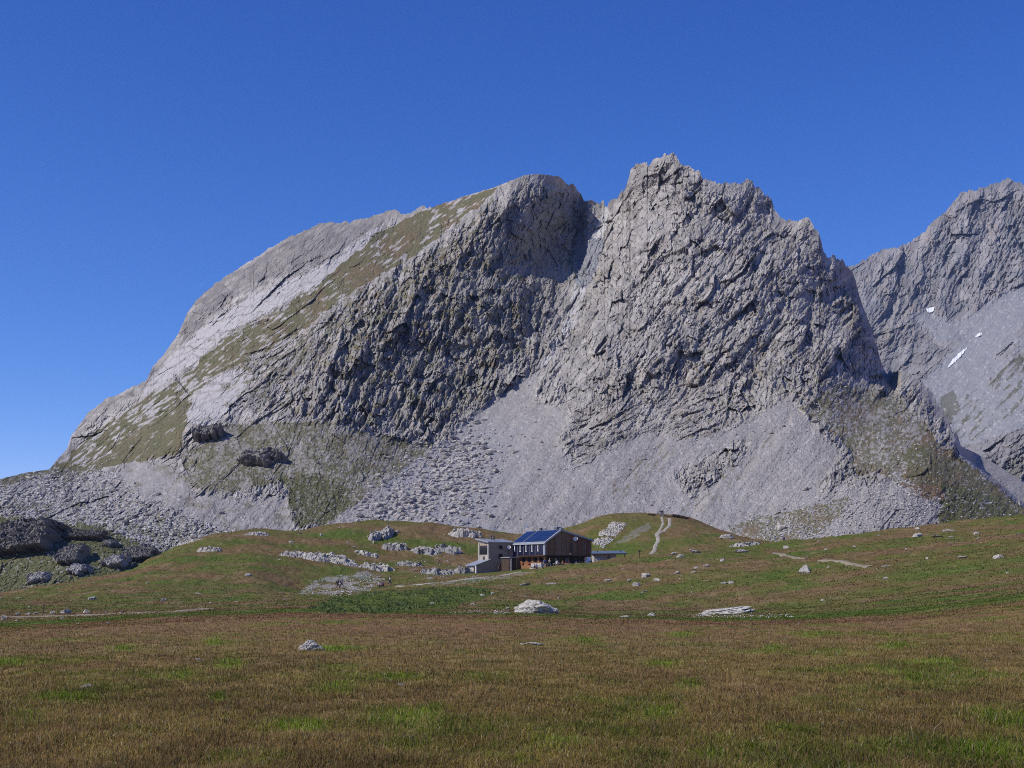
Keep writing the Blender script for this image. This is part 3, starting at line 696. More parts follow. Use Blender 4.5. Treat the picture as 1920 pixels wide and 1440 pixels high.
for kind_, m_r, sq in (('pale', pale_rock, (1, .8, .62)), ('grey', grey_rock, (1, .85, .7)), ('slab', pale_rock, (1.15, .7, .34)), ('peak', grey_rock, (1, .7, .95))):
    ROCKM[kind_] = []
    for q in range(5):
        V, T = rock_arrays(100 + q * 7 + len(ROCKM) * 50, 5, 15, .05, sq)
        me = mesh_np('rock', V, tris=T, smooth=False); me.materials.append(m_r)
        ROCKM[kind_].append(me)
ROCKM['wedge'] = []
for q in range(5):
    V, T = rock_arrays(700 + q, 4, 15, .06, (1.15, .8, .75))
    V = V - np.array([.12, 0, 0]); tz = (V[:, 2] - V[:, 2].min()) / np.ptp(V[:, 2]); V[:, :2] *= (1.12 - .85 * tz)[:, None]
    me = mesh_np('rock', V, tris=T, smooth=False); me.materials.append(grey_rock); ROCKM['wedge'].append(me)
def put_rock(p, r, kind, label, group=None, name='boulder', cat='boulder', sink=.28, flat=1.0, rz=None, variant=None):
    me = ROCKM[kind][rng.integers(5) if variant is None else variant]
    o = bpy.data.objects.new(name, me); COL.objects.link(o)
    a = rng.uniform(0, 6.28) if rz is None else rz
    o.rotation_euler = (rng.uniform(-.15, .15), rng.uniform(-.15, .15), a)
    o.scale = (r, r, r * flat)
    zt = {'pale': .62, 'grey': .7, 'slab': .34, 'peak': .95, 'wedge': .75}[kind] * r * flat
    o.location = (p[0], p[1], p[2] + zt * (.8 - 2 * sink))
    return tag(o, label, cat, group)
def ground_rock(px, py, w, kind, label, group=None, **k):
    p = gpoint(px, py); r = w * .5 * p.y / F
    p.y += r * .4
    p.z = float(ground_z(p.x, p.y))
    return put_rock(p, r, kind, label, group, **k)

# boulders that stand out
UNIQ = [
 (1006, 1150, 74, 'pale', 'broad pale layered boulder in the green strip below the hut', dict(flat=.85, rz=.1, variant=1)),
 (1357, 1151, 78, 'slab', 'long flat white boulder with a dark hollow under its right end', dict(flat=.75, rz=.05, variant=2)),
 (1322, 1155, 22, 'slab', 'small white slab at the left foot of the long flat boulder', {}),
 (1513, 1073, 34, 'wedge', 'pointed white boulder below the worn path on the right slope', dict(flat=.8)),
 (578, 1220, 52, 'wedge', 'pointed grey boulder standing alone in the rusty meadow', dict(flat=.9, sink=.22, variant=0, rz=.2)),
 (998, 1209, 40, 'slab', 'low white stone lying flat in the rusty meadow', dict(flat=.55, rz=-.25)),
 (1365, 1010, 22, 'pale', 'rounded pale boulder at the right foot of the knoll', {}),
 (466, 1081, 15, 'pale', 'pale boulder with a dark underside on the green hill left of the hut', {}),
 (744, 1000, 14, 'pale', 'white boulder high on the green hill left of the hut', {}),
 (1141, 1090, 17, 'slab', 'bright white slab on the slope straight below the shed', dict(rz=.4)),
 (1033, 1096, 17, 'slab', 'long white slab on the slope below the terrace', dict(rz=.4)),
 (983, 1098, 17, 'slab', 'low grey slab left of the long white slab below the terrace', dict(rz=.3)),
 (1210, 1083, 20, 'pale', 'white boulder topping the little cluster on the slope right of the shed', {}),
 (1194, 1098, 16, 'grey', 'grey boulder at the lower left of the little cluster on the slope', {}),
 (1232, 1089, 13, 'pale', 'white boulder at the right of the little cluster on the slope', {}),
 (1222, 1155, 18, 'pale', 'rounded pale stone in the green strip left of the long flat boulder', {}),
 (1174, 1158, 20, 'slab', 'flat white stone on the near edge of the green strip', {}),
 (1499, 1170, 10, 'slab', 'single small white stone at the meadow edge right of the long flat boulder', {}),
 (1723, 1007, 21, 'pale', 'rounded white boulder just under the crest of the right slope', {}),
 (1779, 997, 23, 'slab', 'long white boulder beside a dark tussock near the right crest', dict(rz=.4)),
 (1758, 1007, 26, 'slab', 'low white ledge stone between the two crest boulders', dict(flat=.6)),
 (1661, 1063, 15, 'slab', 'white stone just past the right end of the worn path', dict(rz=.3)),
 (173, 1124, 14, 'pale', 'pale boulder alone on the lower left hillside', {}),
 (306, 1127, 12, 'grey', 'grey stone above the left track on the lower hillside', {}),
 (203, 1170, 11, 'pale', 'pale stone at the meadow edge in front of the left track', {}),
 (807, 1086, 14, 'slab', 'white flat stone at the left end of the gravel by the hut', {}),
]
for px, py, w, kd, lab, kw in UNIQ: ground_rock(px, py, w, kd, lab, None, **kw)
def many(lst, label, group, kinds=('pale', 'slab', 'pale'), **kw):
    for i, (px, py, w) in enumerate(lst): ground_rock(px, py, w, kinds[i % len(kinds)], label, group, name='stone', cat='stone', **kw)
many([(1020 + a, 1069 + b, w) for a, b, w in ((96, 1, 6), (151, -1, 8), (2, 16, 5), (160, 20, 10))] + [(940, 1100, 9), (924, 1114, 9), (904, 1117, 9), (894, 1104, 4), (986, 1120, 6), (1048, 1122, 7), (959, 1110, 4), (1026, 1116, 4), (952, 1142, 10), (886, 1134, 9), (810, 1133, 8), (886, 1134, 8)], 'small white stone in the grass slope below the hut and terrace', 'stones below the hut')
many([(1270, 1076, 11), (1301, 1073, 11), (1307, 1066, 10), (1325, 1063, 11), (1275, 1086, 6), (1356, 1095, 10), (1297, 1111, 5), (1210, 1111, 12), (1204, 1113, 6), (1276, 1045, 14), (1305, 1037, 24), (1354, 1053, 10), (1265, 1040, 12), (1393, 1036, 24), (1355, 1052, 12), (1306, 1037, 9), (1361, 1095, 12), (1370, 1094, 12)], 'small white stone on the middle slope between the shed and the worn path', 'stones on the middle slope')
many([(1721, 993, 10), (1537, 1016, 8), (1601, 1026, 7), (1474, 1028, 14), (1909, 1003, 10), (1836, 1011, 8), (1739, 1048, 9), (1805, 1046, 18), (1872, 1047, 20), (1553, 1065, 6), (1513, 1042, 7), (1660, 1086, 9), (1543, 1127, 8), (1838, 1109, 6), (1550, 1032, 9), (1649, 1005, 6), (1784, 1008, 10), (1832, 1002, 14), (1700, 1030, 6), (1610, 1090, 5), (1890, 1075, 7)], 'small white stone scattered on the grassy right slope', 'stones on the right slope')
many([(160, 1149, 14), (122, 1151, 20), (98, 1151, 13), (53, 1153, 13), (31, 1154, 13), (67, 1151, 8), (7, 1158, 12), (5, 1163, 12), (200, 1148, 6), (226, 1150, 6), (116, 1161, 8), (32, 1165, 7), (146, 1170, 6)], 'pale stone in the loose row along the left track', 'stones along the left track', kinds=('pale', 'grey', 'pale'))
many([(276, 1094, 5), (244, 1108, 4), (108, 1105, 4), (55, 1138, 5), (35, 1122, 8), (3, 1122, 7), (394, 1131, 6), (371, 1114, 10), (443, 1129, 6), (533, 1125, 6), (562, 1001, 8), (602, 1004, 9), (545, 1018, 9), (637, 990, 5), (652, 1018, 6), (669, 1037, 12), (662, 1026, 8), (779, 1117, 6), (788, 1057, 6), (523, 1050, 8), (700, 1115, 6), (540, 1133, 5)], 'small pale stone on the green hill left of the hut', 'stones on the left hill')
many([(752, 1286, 22), (1615, 1336, 26), (1095, 1409, 8), (1018, 1430, 12), (160, 1290, 30), (945, 1330, 9), (330, 1402, 14), (372, 1238, 16), (1850, 1240, 9)], 'half buried grey stone in the foreground meadow', 'stones in the meadow', kinds=('grey',), flat=.5, sink=.34)

# outcrops: one broken sheet of rock each, standing out of the turf
def outcrop(px, py, wpx, hpx, label, m, seed, depth=None, deg=35, on_ground=True, face=0.0, name='rock_outcrop', group=None, ragged=.85, block=1.0, over=0.0):
    p = gpoint(px, py) if on_ground else mpoint(px, py)
    W = wpx * 1.35 * p.y / F; H = hpx * p.y / F
    D = depth or W * .6
    nx = int(np.clip(wpx * 1.6, 24, 170)); ny = int(np.clip(nx * .7, 24, 110))
    U, Vv = np.meshgrid(np.linspace(-1, 1, nx), np.linspace(-1, 1, ny))
    pw_ = 3.2 if over else 2.0
    e = (np.abs(U) ** pw_ + np.abs(Vv) ** pw_) ** (1 / pw_) + ragged * .6 * fbm(U * 2 + seed, Vv * 2, 4, seed, .6)
    env = sstep(1.0, .78 if over else .45, e)
    X = p.x + U * W / 2 * 1.15; Y = p.y + D * .35 + Vv * D / 2 * 1.15
    f1, e1, t1 = facets(*rot(U * W / 2, Vv * D / 2 + U * .2, deg, 2.2, max(H * .35, .35) * block), seed, 1.0, .9)
    f2, e2, t2 = facets(*rot(U * W / 2, Vv * D / 2, deg, 1.8, max(H * .15, .2) * block), seed + 1, 1.0, .9)
    ridge = 1 + face * (U * .6)
    if over: f1 = f1 * .45; ridge = ridge * (1.15 + .35 * fbm(U * 2.2 + seed, U * 0, 3, seed + 4))
    Z = np.clip(env, 0, 1) ** .7 * (H * (.50 * ridge + .30 * f1 + .18 * f2 + .25 * fbm(U * 3 + seed, Vv * 3, 3, seed + 9))) - (1 - env) * .5 * H - .12
    base = ground_z(X, Y) if on_ground else p.z + (Vv + 1) * D * .30
    V = np.stack([X - p.x, Y - p.y, base + Z - p.z], -1)
    sx = .10 * H * f2
    V[..., 1] -= .35 * H * f1 * env; V[..., 0] += sx; V[..., 1] -= over * np.clip(Z, 0, None)
    if not on_ground: V[..., 1] += (1 - env) * D * .6
    q = grid_quads(ny, nx); q = q[(env.ravel()[q] > .02).all(1)]
    used = np.unique(q); rm = np.full(nx * ny, -1); rm[used] = np.arange(len(used))
    me = mesh_np(name, V.reshape(-1, 3)[used], rm[q]); me.materials.append(m)
    o = bpy.data.objects.new(name, me); COL.objects.link(o); o.location = p
    return tag(o, label, 'rock outcrop', group)
outcrop(548, 1044, 44, 13, 'short white outcrop at the upper left end of the white ledge on the left hill', pale_rock, 1)
outcrop(612, 1054, 84, 22, 'large white layered outcrop in the middle of the left hill', pale_rock, 2, deg=30)
outcrop(655, 1062, 40, 10, 'low white rubble ledge at the right end of the large layered outcrop', pale_rock, 3)
outcrop(707, 1071, 46, 19, 'jagged white outcrop above the gravel scar on the left hill', pale_rock, 4)
outcrop(700, 1014, 22, 16, 'pinkish rib of rock running down the left hill, left one of the pair', grey_rock, 5, deg=80, depth=14)
outcrop(722, 1010, 20, 18, 'pinkish rib of rock running down the left hill, right one of the pair', grey_rock, 6, deg=80, depth=14)
outcrop(741, 1032, 46, 16, 'grey craggy outcrop under the two pinkish ribs', grey_rock, 7)
outcrop(798, 1040, 50, 14, 'grey ledge outcrop midway between the ribs and the hut', grey_rock, 8)
outcrop(840, 1038, 46, 18, 'pale grey ledge outcrop closest to the hut on the hillside', grey_rock, 9)
outcrop(868, 1008, 50, 20, 'tan slabby outcrop on the crest left of the hut', pale_rock, 10, deg=20)
outcrop(690, 1043, 34, 11, 'slanting pale slabs right of the large layered outcrop', pale_rock, 11, deg=50)
outcrop(818, 1077, 50, 16, 'broken grey outcrop at the foot of the hill beside the hut path', grey_rock, 12)
outcrop(864, 1075, 34, 17, 'grey outcrop directly behind the low stone annex', grey_rock, 13)
outcrop(768, 1062, 40, 10, 'low grey scab of rock on the hillside left of the hut path', grey_rock, 14)
outcrop(1398, 1024, 48, 12, 'white striped outcrop in the saddle right of the knoll', pale_rock, 15, deg=-25)
outcrop(350, 1020, 44, 8, 'thin pale ledge near the crest of the left hillside', pale_rock, 16, deg=30)
outcrop(392, 1034, 40, 11, 'pale broken ledge below the thin one on the left hillside', pale_rock, 17, deg=30)
outcrop(480, 1004, 34, 9, 'pale ledge on the crest above the white outcrops', pale_rock, 18)
for i, (x, y, w, h) in enumerate(((1143, 1004, 34, 9), (1128, 1020, 30, 8), (1158, 990, 32, 8))):
    outcrop(x, y, w, h, ('white rubble patch in the middle of the band behind the wooden hut', 'white rubble patch lowest in the band behind the wooden hut', 'white rubble patch highest in the band behind the wooden hut')[i], pale_rock, 20 + i, depth=8, block=.5)
outcrop(24, 1042, 88, 17, 'big dark cliff on the far left hillside', dark_shaded_rock, 31, depth=22, on_ground=False, face=.4, over=1.5, ragged=.6)
outcrop(122, 1060, 34, 9, 'rounded dark crag right below the big dark cliff', dark_shaded_rock, 32, depth=12, on_ground=False, face=.4, over=1.4, ragged=.6)
outcrop(255, 1052, 44, 8, 'low dark crag in the hollow behind the left hillside', dark_shaded_rock, 33, depth=9, on_ground=False, over=1.4)
outcrop(150, 1012, 60, 8, 'thin dark ledge above the hollow on the left', dark_shaded_rock, 34, depth=6, on_ground=False, over=1.6)
outcrop(200, 1028, 24, 7, 'tiny dark ledge between the crags on the left', dark_shaded_rock, 35, depth=6, on_ground=False)
outcrop(205, 1068, 36, 8, 'pile of grey blocks in the hollow on the left', grey_rock, 36, depth=10, on_ground=False)
outcrop(135, 1082, 36, 6, 'pale blocks at the foot of the rounded dark crag', grey_rock, 37, depth=9, on_ground=False)
outcrop(60, 1098, 36, 6, 'grey blocks above the crest of the far left lawn', grey_rock, 38, depth=9, on_ground=False)
outcrop(385, 828, 36, 18, 'dark overhanging crag at the foot of the pale slabs', dark_shaded_rock, 39, depth=12, on_ground=False, face=.4, over=1.0)
outcrop(480, 880, 78, 18, 'wide dark crag above the lower green hollow', dark_shaded_rock, 40, depth=18, on_ground=False)

# fields of loose blocks: the biggest are boulders of their own, the rest is rubble
LOW = [rock_arrays(900 + i, 1, 10, 0, (1, .8, .65)) for i in range(10)]
def sample(poly, n, amp=14, sc=24, seed=1):
    xs = [p[0] for p in poly]; ys = [p[1] for p in poly]
    x0 = max(min(xs), -160)
    out = np.zeros((0, 2))
    while len(out) < n:
        q = np.stack([rng.uniform(x0, min(max(xs), 2080), n * 2), rng.uniform(min(ys), max(ys), n * 2)], -1)
        den = fbm(q[:, 0] / 30, q[:, 1] / 20, 3, seed + 50)
        q = q[(zone(q[:, 0], q[:, 1], poly, amp, sc * (1 + amp / 40), seed) > .5) & (den > rng.uniform(-.55, .35, len(q)))]
        out = np.concatenate([out, q])
    return out[:n]
def surf_m(q):
    c = np.clip(np.searchsorted(MPX, q[:, 0]), 0, len(MPX) - 1)
    v = (q[:, 1] - 1125) / (MSK[c] - 1125) * (MY.shape[0] - 1)
    r = np.clip(np.round(v).astype(int), 0, MY.shape[0] - 1)
    ok = (v <= MY.shape[0] - 2) & (v > 1)
    Y = MY[r, c]
    return np.stack([(q[:, 0] - 960) / F * Y, Y, (HZ - q[:, 1]) / F * Y], -1)[ok]
def surf_g(q):
    return np.array([gpoint(x, y)[:] for x, y in q])
def rubble(name, pts, sizes_px, m, label):
    Vs = []; Ts = []; n0 = 0
    for i, p in enumerate(pts):
        V, T = LOW[i % 10]
        a = rng.uniform(0, 6.28); b = rng.uniform(-.4, .4)
        r = sizes_px[i] * .5 * p[1] / F
        ca, sa, cb, sb = math.cos(a), math.sin(a), math.cos(b), math.sin(b)
        R = np.array([[ca, -sa, 0], [sa, ca, 0], [0, 0, 1]]) @ np.array([[1, 0, 0], [0, cb, -sb], [0, sb, cb]])
        Vs.append(V @ R.T * r * np.array([1, 1, rng.uniform(.7, 1.1)]) + p + np.array([0, 0, r * .15])); Ts.append(T + n0); n0 += len(V)
    o = link(name, mesh_np(name, np.concatenate(Vs), tris=np.concatenate(Ts)), m)
    return tag(o, label, None, None, 'stuff')
def field(name, poly, n, nbig, lo, hi, m, kinds, label, biglabel, group, surf=surf_m, amp=14, pw=2.6, seed=1, soft=4.0):
    pts = surf(sample(poly, n, amp, 24, seed) + rng.normal(0, soft, (n, 2)))
    sz = lo + (hi - lo) * rng.power(1.0, len(pts)) ** pw
    o = np.argsort(-sz)
    for i in o[:nbig]:
        put_rock(pts[i], sz[i] * .5 * pts[i][1] / F, kinds[i % len(kinds)], biglabel, group, sink=.15)
    rubble(name, pts[o[nbig:]], sz[o[nbig:]], m, label)
rub = mat('rubble_stone', (.37, .345, .315), .9, nscale=.35, namt=.35, spec=.1)
rub2 = mat('pale_rubble', (.44, .42, .385), .9, nscale=.5, namt=.35, spec=.1)
field('boulder_field', BLOCKS_L, 3000, 70, 2.0, 11, rub2, ('grey', 'pale'), 'field of pale blocks on the left shoulder', 'large pale block among the boulder field on the left shoulder', 'blocks on the left shoulder', seed=11, soft=10.0)
field('scree_blocks', [(700, 985), (690, 950), (740, 905), (800, 850), (870, 800), (930, 830), (920, 900), (880, 960), (800, 1000), (700, 1000)], 3000, 80, 1.4, 16, rub, ('grey', 'grey', 'pale'), 'coarse blocks at the lower left of the scree fan', 'large grey block on the coarse lower part of the scree fan', 'blocks on the scree fan', seed=12, amp=48, soft=24.0)
field('scree_stones', [(620, 985), (900, 780), (1010, 700), (1080, 880), (1240, 830), (1440, 780), (1570, 850), (1420, 980), (1300, 1000)], 900, 14, 1.8, 7, rub, ('pale', 'grey'), 'stones scattered over the smooth scree', 'lone block on the smooth scree below the peak', 'blocks on the smooth scree', seed=13, pw=3.5)
field('talus', TALUS_R, 1900, 40, 1.8, 6.5, rub2, ('pale',), 'white talus below the grassy spur', 'white block in the talus below the grassy spur', 'blocks in the white talus', seed=14, soft=12.0)
field('spur_stones', GRASS_R, 700, 24, 1.6, 6, rub2, ('pale',), 'stones strewn over the grassy spur', 'white block on the grassy spur right of the peak', 'blocks on the grassy spur', seed=15)
field('saddle_stones', [(1380, 975), (1440, 960), (1530, 985), (1560, 1015), (1440, 1020)], 320, 10, 1.6, 7, rub2, ('pale',), 'stones in the grassy saddle', 'white block in the grassy saddle right of the knoll', 'blocks in the saddle', seed=16)
field('hollow_stones', GRASS_LL, 520, 24, 1.6, 7, rub, ('grey', 'pale'), 'stones in the hollow on the left', 'pale block in the green hollow on the left', 'blocks in the left hollow', seed=17)
field('foot_stones', GRASS_M, 420, 12, 1.6, 6, rub, ('grey', 'pale'), 'stones on the rough foot of the mountain', 'block on the rough grassy foot of the mountain', 'blocks at the mountain foot', seed=18)
put_rock(mpoint(1466, 992), 22 * .5 * mpoint(1466, 992).y / F, 'pale', 'big pale boulder alone in the grassy saddle below the talus')
put_rock(mpoint(1510, 918), 13 * .5 * mpoint(1510, 918).y / F, 'grey', 'dark sided block at the upper edge of the white talus')
put_rock(mpoint(1528, 792), 15 * .5 * mpoint(1528, 792).y / F, 'grey', 'square grey block at the top edge of the right hand scree')
rubble('gravel_scar', surf_g(sample([(556, 1114), (600, 1084), (690, 1074), (725, 1086), (690, 1108), (640, 1118)], 650, 8, 18, 21)), rng.uniform(1.2, 4, 650), rub2, 'white gravel scar on the left hill')
rubble('hut_rubble', surf_g(sample([(740, 1072), (800, 1040), (870, 1030), (880, 1070), (800, 1090)], 220, 8, 18, 22)), rng.uniform(1.2, 4, 220), rub, 'rubble on the hillside beside the hut')
rubble('band_rubble', surf_g(sample([(1114, 1026), (1130, 1005), (1160, 980), (1174, 984), (1160, 1004), (1132, 1030)], 200, 4, 10, 23)), rng.uniform(2, 6, 200), rub2, 'white rubble band on the knoll behind the hut')
rubble('path_gravel', surf_g(sample([(860, 1084), (900, 1078), (925, 1082), (900, 1090), (850, 1092)], 90, 3, 10, 24)), rng.uniform(1.2, 3.5, 90), rub2, 'white stones in front of the low annex')
rubble('stream_stones', surf_g(sample([(830, 1150), (900, 1144), (960, 1143), (955, 1150), (890, 1152)], 130, 2, 10, 25)), rng.uniform(1.5, 4, 130), rub2, 'strip of white pebbles at the meadow edge')
rubble('slope_pebbles', surf_g(sample([(760, 1125), (900, 1090), (1100, 1075), (1300, 1050), (1900, 1000), (1900, 1060), (1500, 1100), (1200, 1135)], 170, 12, 40, 26)), rng.uniform(1.0, 2.6, 170), rub2, 'pebbles dotted over the grassy slope')

# ---------------------------------------------------------------- paths
PATHQ = []
def path(pts, w, label, m):
    P = [gpoint(x, y) for x, y in pts]
    Q = []
    for a, b in zip(P[:-1], P[1:]):
        n = max(2, int((b - a).length / .8))
        for i in range(n): Q.append(a.lerp(b, i / n))
    Q.append(P[-1])
    Q = np.array([q[:] for q in Q]); 
    for _ in range(3): Q[1:-1] = (Q[:-2] + 2 * Q[1:-1] + Q[2:]) / 4
    PATHQ.append((Q, w))
    d = np.gradient(Q[:, :2], axis=0); d /= np.linalg.norm(d, axis=1)[:, None] + 1e-9
    nrm = np.stack([-d[:, 1], d[:, 0]], -1)
    V = []
    for k in np.linspace(-1, 1, 5):
        ww = w / 2 * (1 + .35 * gnoise(np.arange(len(Q)) / 4.0, np.full(len(Q), 3.3 + np.sign(k)), 5))
        xy = Q[:, :2] + nrm * (k * ww)[:, None]
        V.append(np.stack([xy[:, 0], xy[:, 1], ground_z(xy[:, 0], xy[:, 1]) + (.10 if abs(k) < .9 else -.03)], -1))
    o = link('path', mesh_np('path', np.stack(V, 0), grid_quads(5, len(Q)), smooth=True), m)
    return tag(o, label, kind='structure')
trail = mat('worn_trail', (.25, .21, .15), .95, nscale=1.2, namt=.3, spec=.1)
gravel = mat('trail_gravel', (.31, .28, .235), .95, nscale=1.5, namt=.3, spec=.1)
path([(1255, 972), (1256, 982), (1250, 992), (1232, 1004), (1235, 1014), (1229, 1022), (1227, 1032), (1219, 1040)], 1.1, 'gravel path winding up the knoll', gravel)
path([(1241, 970), (1243, 982), (1236, 996), (1230, 1005)], .8, 'thin side branch of the path up the knoll', gravel)
path([(1454, 1037), (1480, 1043), (1512, 1048)], 1.4, 'upper piece of the worn path on the right slope', trail)
path([(1538, 1051), (1575, 1053), (1600, 1059), (1632, 1063)], 1.4, 'lower piece of the worn path on the right slope', trail)
path([(-60, 1158), (100, 1156), (200, 1153), (280, 1149), (390, 1142)], 1.5, 'pale track across the lower left meadow', trail)
path([(745, 1099), (800, 1095), (850, 1090), (900, 1084), (940, 1079), (975, 1073)], 1.5, 'stony path leading along the front of the hut', gravel)

#@@REST2
# ---------------------------------------------------------------- grass
def off_path(X, Y):
    k = np.ones(len(X), bool)
    for Q, w in PATHQ:
        b = np.nonzero((X > Q[:, 0].min() - 2) & (X < Q[:, 0].max() + 2) & (Y > Q[:, 1].min() - 2) & (Y < Q[:, 1].max() + 2))[0]
        for c in np.array_split(b, max(1, len(b) // 20000)):
            d = ((X[c, None] - Q[None, :, 0]) ** 2 + (Y[c, None] - Q[None, :, 1]) ** 2).min(1)
            k[c] = d > (w * .5 + .25) ** 2
    return k
def blades(name, px, Y, h, w, col, label, lean=.45, tipf=None):
    n = len(px)
    X = (px - 960) / F * Y
    z = ground_z(X, Y)
    a = rng.uniform(0, 2 * math.pi, n); b = rng.uniform(0, 2 * math.pi, n); l = rng.uniform(0, lean, n) * h
    wx = np.cos(a) * w / 2; wy = np.sin(a) * w / 2; lx = np.cos(b) * l; ly = np.sin(b) * l
    B = np.stack([X, Y, z - .02], -1)
    def P(dx, dy, dz): return B + np.stack([dx, dy, dz], -1)
    V = np.stack([P(-wx, -wy, 0 * h), P(wx, wy, 0 * h), P(wx * .8 + lx * .35, wy * .8 + ly * .35, h * .6 + .02), P(-wx * .8 + lx * .35, -wy * .8 + ly * .35, h * .6 + .02), P(lx, ly, h + .02)], 1)
    i = np.arange(n)[:, None] * 5
    q = i + np.array([0, 1, 2, 3]); t = i + np.array([3, 2, 4])
    tip = col if tipf is None else tipf
    C = np.stack([col * .9, col * .9, lerp(col, tip, .4), lerp(col, tip, .4), tip], 1)
    o = link(name, mesh_np(name, V.reshape(-1, 3), q, t, np.clip(C, .004, .9).reshape(-1, 3)), grass_mat)
    return tag(o, label, kind='stuff')
grass_mat = mat('grass_blade', attr=True, rough=.8, spec=.15)
_n = grass_mat.node_tree.nodes; _l = grass_mat.node_tree.links
_t = _n.new('ShaderNodeBsdfTranslucent'); _m = _n.new('ShaderNodeMixShader'); _m.inputs[0].default_value = .45
_a = [q for q in _n if q.type == 'ATTRIBUTE'][0]
_l.new(_a.outputs['Color'], _t.inputs['Color']); _l.new(_n['Principled BSDF'].outputs[0], _m.inputs[1]); _l.new(_t.outputs[0], _m.inputs[2]); _l.new(_m.outputs[0], _n['Material Output'].inputs['Surface'])
n = 560000
px = rng.uniform(-260, 2180, n); py = rng.uniform(1150, 1500, n)
Y = EYE * F / (py - HZ) * np.exp(rng.normal(0, .02, n))
edge = np.interp(px, PXC, YK[3])
k = Y < edge + rng.normal(-3, 5, n); px, Y = px[k], Y[k]; n = len(px)
X = (px - 960) / F * Y
gc = ground_color(X, Y, ground_z(X, Y))
greenness = np.clip((gc[:, 1] / gc[:, 0] - .75) * 1.6, 0, 1)
rnd = rng.uniform(0, 1, n)
tuft = fbm(X / .5, Y / .7, 2, 501)
h = (.026 + .050 * rng.uniform(0, 1, n) ** 2.0) * (1 + .9 * tuft).clip(.35, 2) * (1 + .5 * greenness)
w = .0040 + .00036 * Y
col = gc * rng.uniform(.65, 1.6, n)[:, None]
rustn = fbm(X / 2.6 + 9, Y / 4, 3, 503)
stem = (rnd < np.clip(.26 + .55 * rustn + .16 * sstep(35, 65, Y), 0, .6) * (1 - .85 * greenness))
straw = (rnd > .90)
col[stem] = col[stem] * .6 + np.array((.20, .130, .058)) * .55 * rng.uniform(.5, 1.5, (stem.sum(), 1))
col[straw] = np.array((.34, .28, .17)) * rng.uniform(.6, 1.2, (straw.sum(), 1))
gsel = (rnd > .42) & (rnd < .62)
col[gsel] = lerp(col[gsel], np.array((.125, .15, .022)), .55)
h[stem] *= 1.25
tip = col * 1.15; tip[stem] = np.array((.27, .165, .092)) * rng.uniform(.5, 1.6, (stem.sum(), 1))
tall = rng.uniform(0, 1, n) < .025
h[tall] *= 2.3; w[tall] *= .75; col[tall] = np.array((.17, .105, .055)); tip[tall] = np.array((.20, .115, .07))
flower = rng.uniform(0, 1, n) < .004
tip[flower] = (.7, .68, .6)
blades('meadow_grass', px, Y, h, w, col * (np.array((1.0, 1.0, .82)) * (.93 + .62 * np.clip(fbm(X / .9, Y / 1.5, 3, 507) + .3, 0, 1) + .40 * fbm(X / 3.5, Y / 6, 3, 509)).clip(.35, 1.6)[:, None]), 'short grass of the foreground meadow, rust brown with seed heads and green tufts', lean=1.0, tipf=tip * (np.array((1.0, 1.0, .82)) * (.93 + .62 * np.clip(fbm(X / .9, Y / 1.5, 3, 507) + .3, 0, 1) + .40 * fbm(X / 3.5, Y / 6, 3, 509)).clip(.35, 1.6)[:, None]))
n = 230000
px = rng.uniform(-200, 2120, n); u = rng.uniform(0, 1, n)
e0 = np.interp(px, PXC, YK[3]) - 9; e1 = np.interp(px, PXC, YK[9]) + 4
Y = e0 * (e1 / e0) ** u
X = (px - 960) / F * Y
k = ~((np.abs(X - 4) < 22) & (np.abs(Y - 304) < 17)) & off_path(X, Y)
px, Y, X = px[k], Y[k], X[k]; n = len(px)
gc = ground_color(X, Y, ground_z(X, Y))
tuft = fbm(X / 2.5, Y / 4, 3, 511)
k = (tuft > rng.uniform(-.7, .3, n)) & (gc.mean(1) < .17)
px, Y, X, gc, tuft = px[k], Y[k], X[k], gc[k], tuft[k]; n = len(px)
col = gc * rng.uniform(.85, 1.4, n)[:, None]
blades('hill_grass', px, Y, (.10 + .16 * rng.uniform(0, 1, n)) * (1 + .6 * tuft) * (.30 + .35 * sstep(70, 190, Y)), .03 + .00050 * Y, col, 'tussocky grass of the hills around the hut', lean=1.7, tipf=col * 1.2)
# broad leaved herbs below the gravel scar
q = sample([(570, 1135), (640, 1118), (700, 1112), (760, 1108), (820, 1102), (900, 1098), (930, 1110), (860, 1132), (740, 1146), (620, 1150)], 5000, 14, 30, 61)
q = q[fbm(q[:, 0] / 26, q[:, 1] / 9, 3, 63) > .02]
pts = surf_g(q[:420])
pts = np.repeat(pts, 6, 0) + rng.normal(0, 1, (len(pts) * 6, 3)) * np.array([.5, .9, 0])
pxh = 960 + F * pts[:, 0] / pts[:, 1]
col = np.array((.105, .135, .045)) * rng.uniform(.5, 1.7, (len(pts), 1))
blades('leafy_herbs', pxh, pts[:, 1], rng.uniform(.10, .30, len(pts)), rng.uniform(.12, .26, len(pts)), col, 'broad leaved green herbs below the gravel scar', lean=1.2, tipf=col * 1.3)
rubble('cottongrass', surf_g(np.stack([rng.uniform(1300, 1490, 150), rng.normal(1161, 2.6, 150)], -1)) + np.array([0, 0, .22]), rng.uniform(1.0, 2.2, 150), mat('cotton_tuft', (.78, .77, .74), .9), 'white cottongrass in the wet strip beside the long flat boulder')

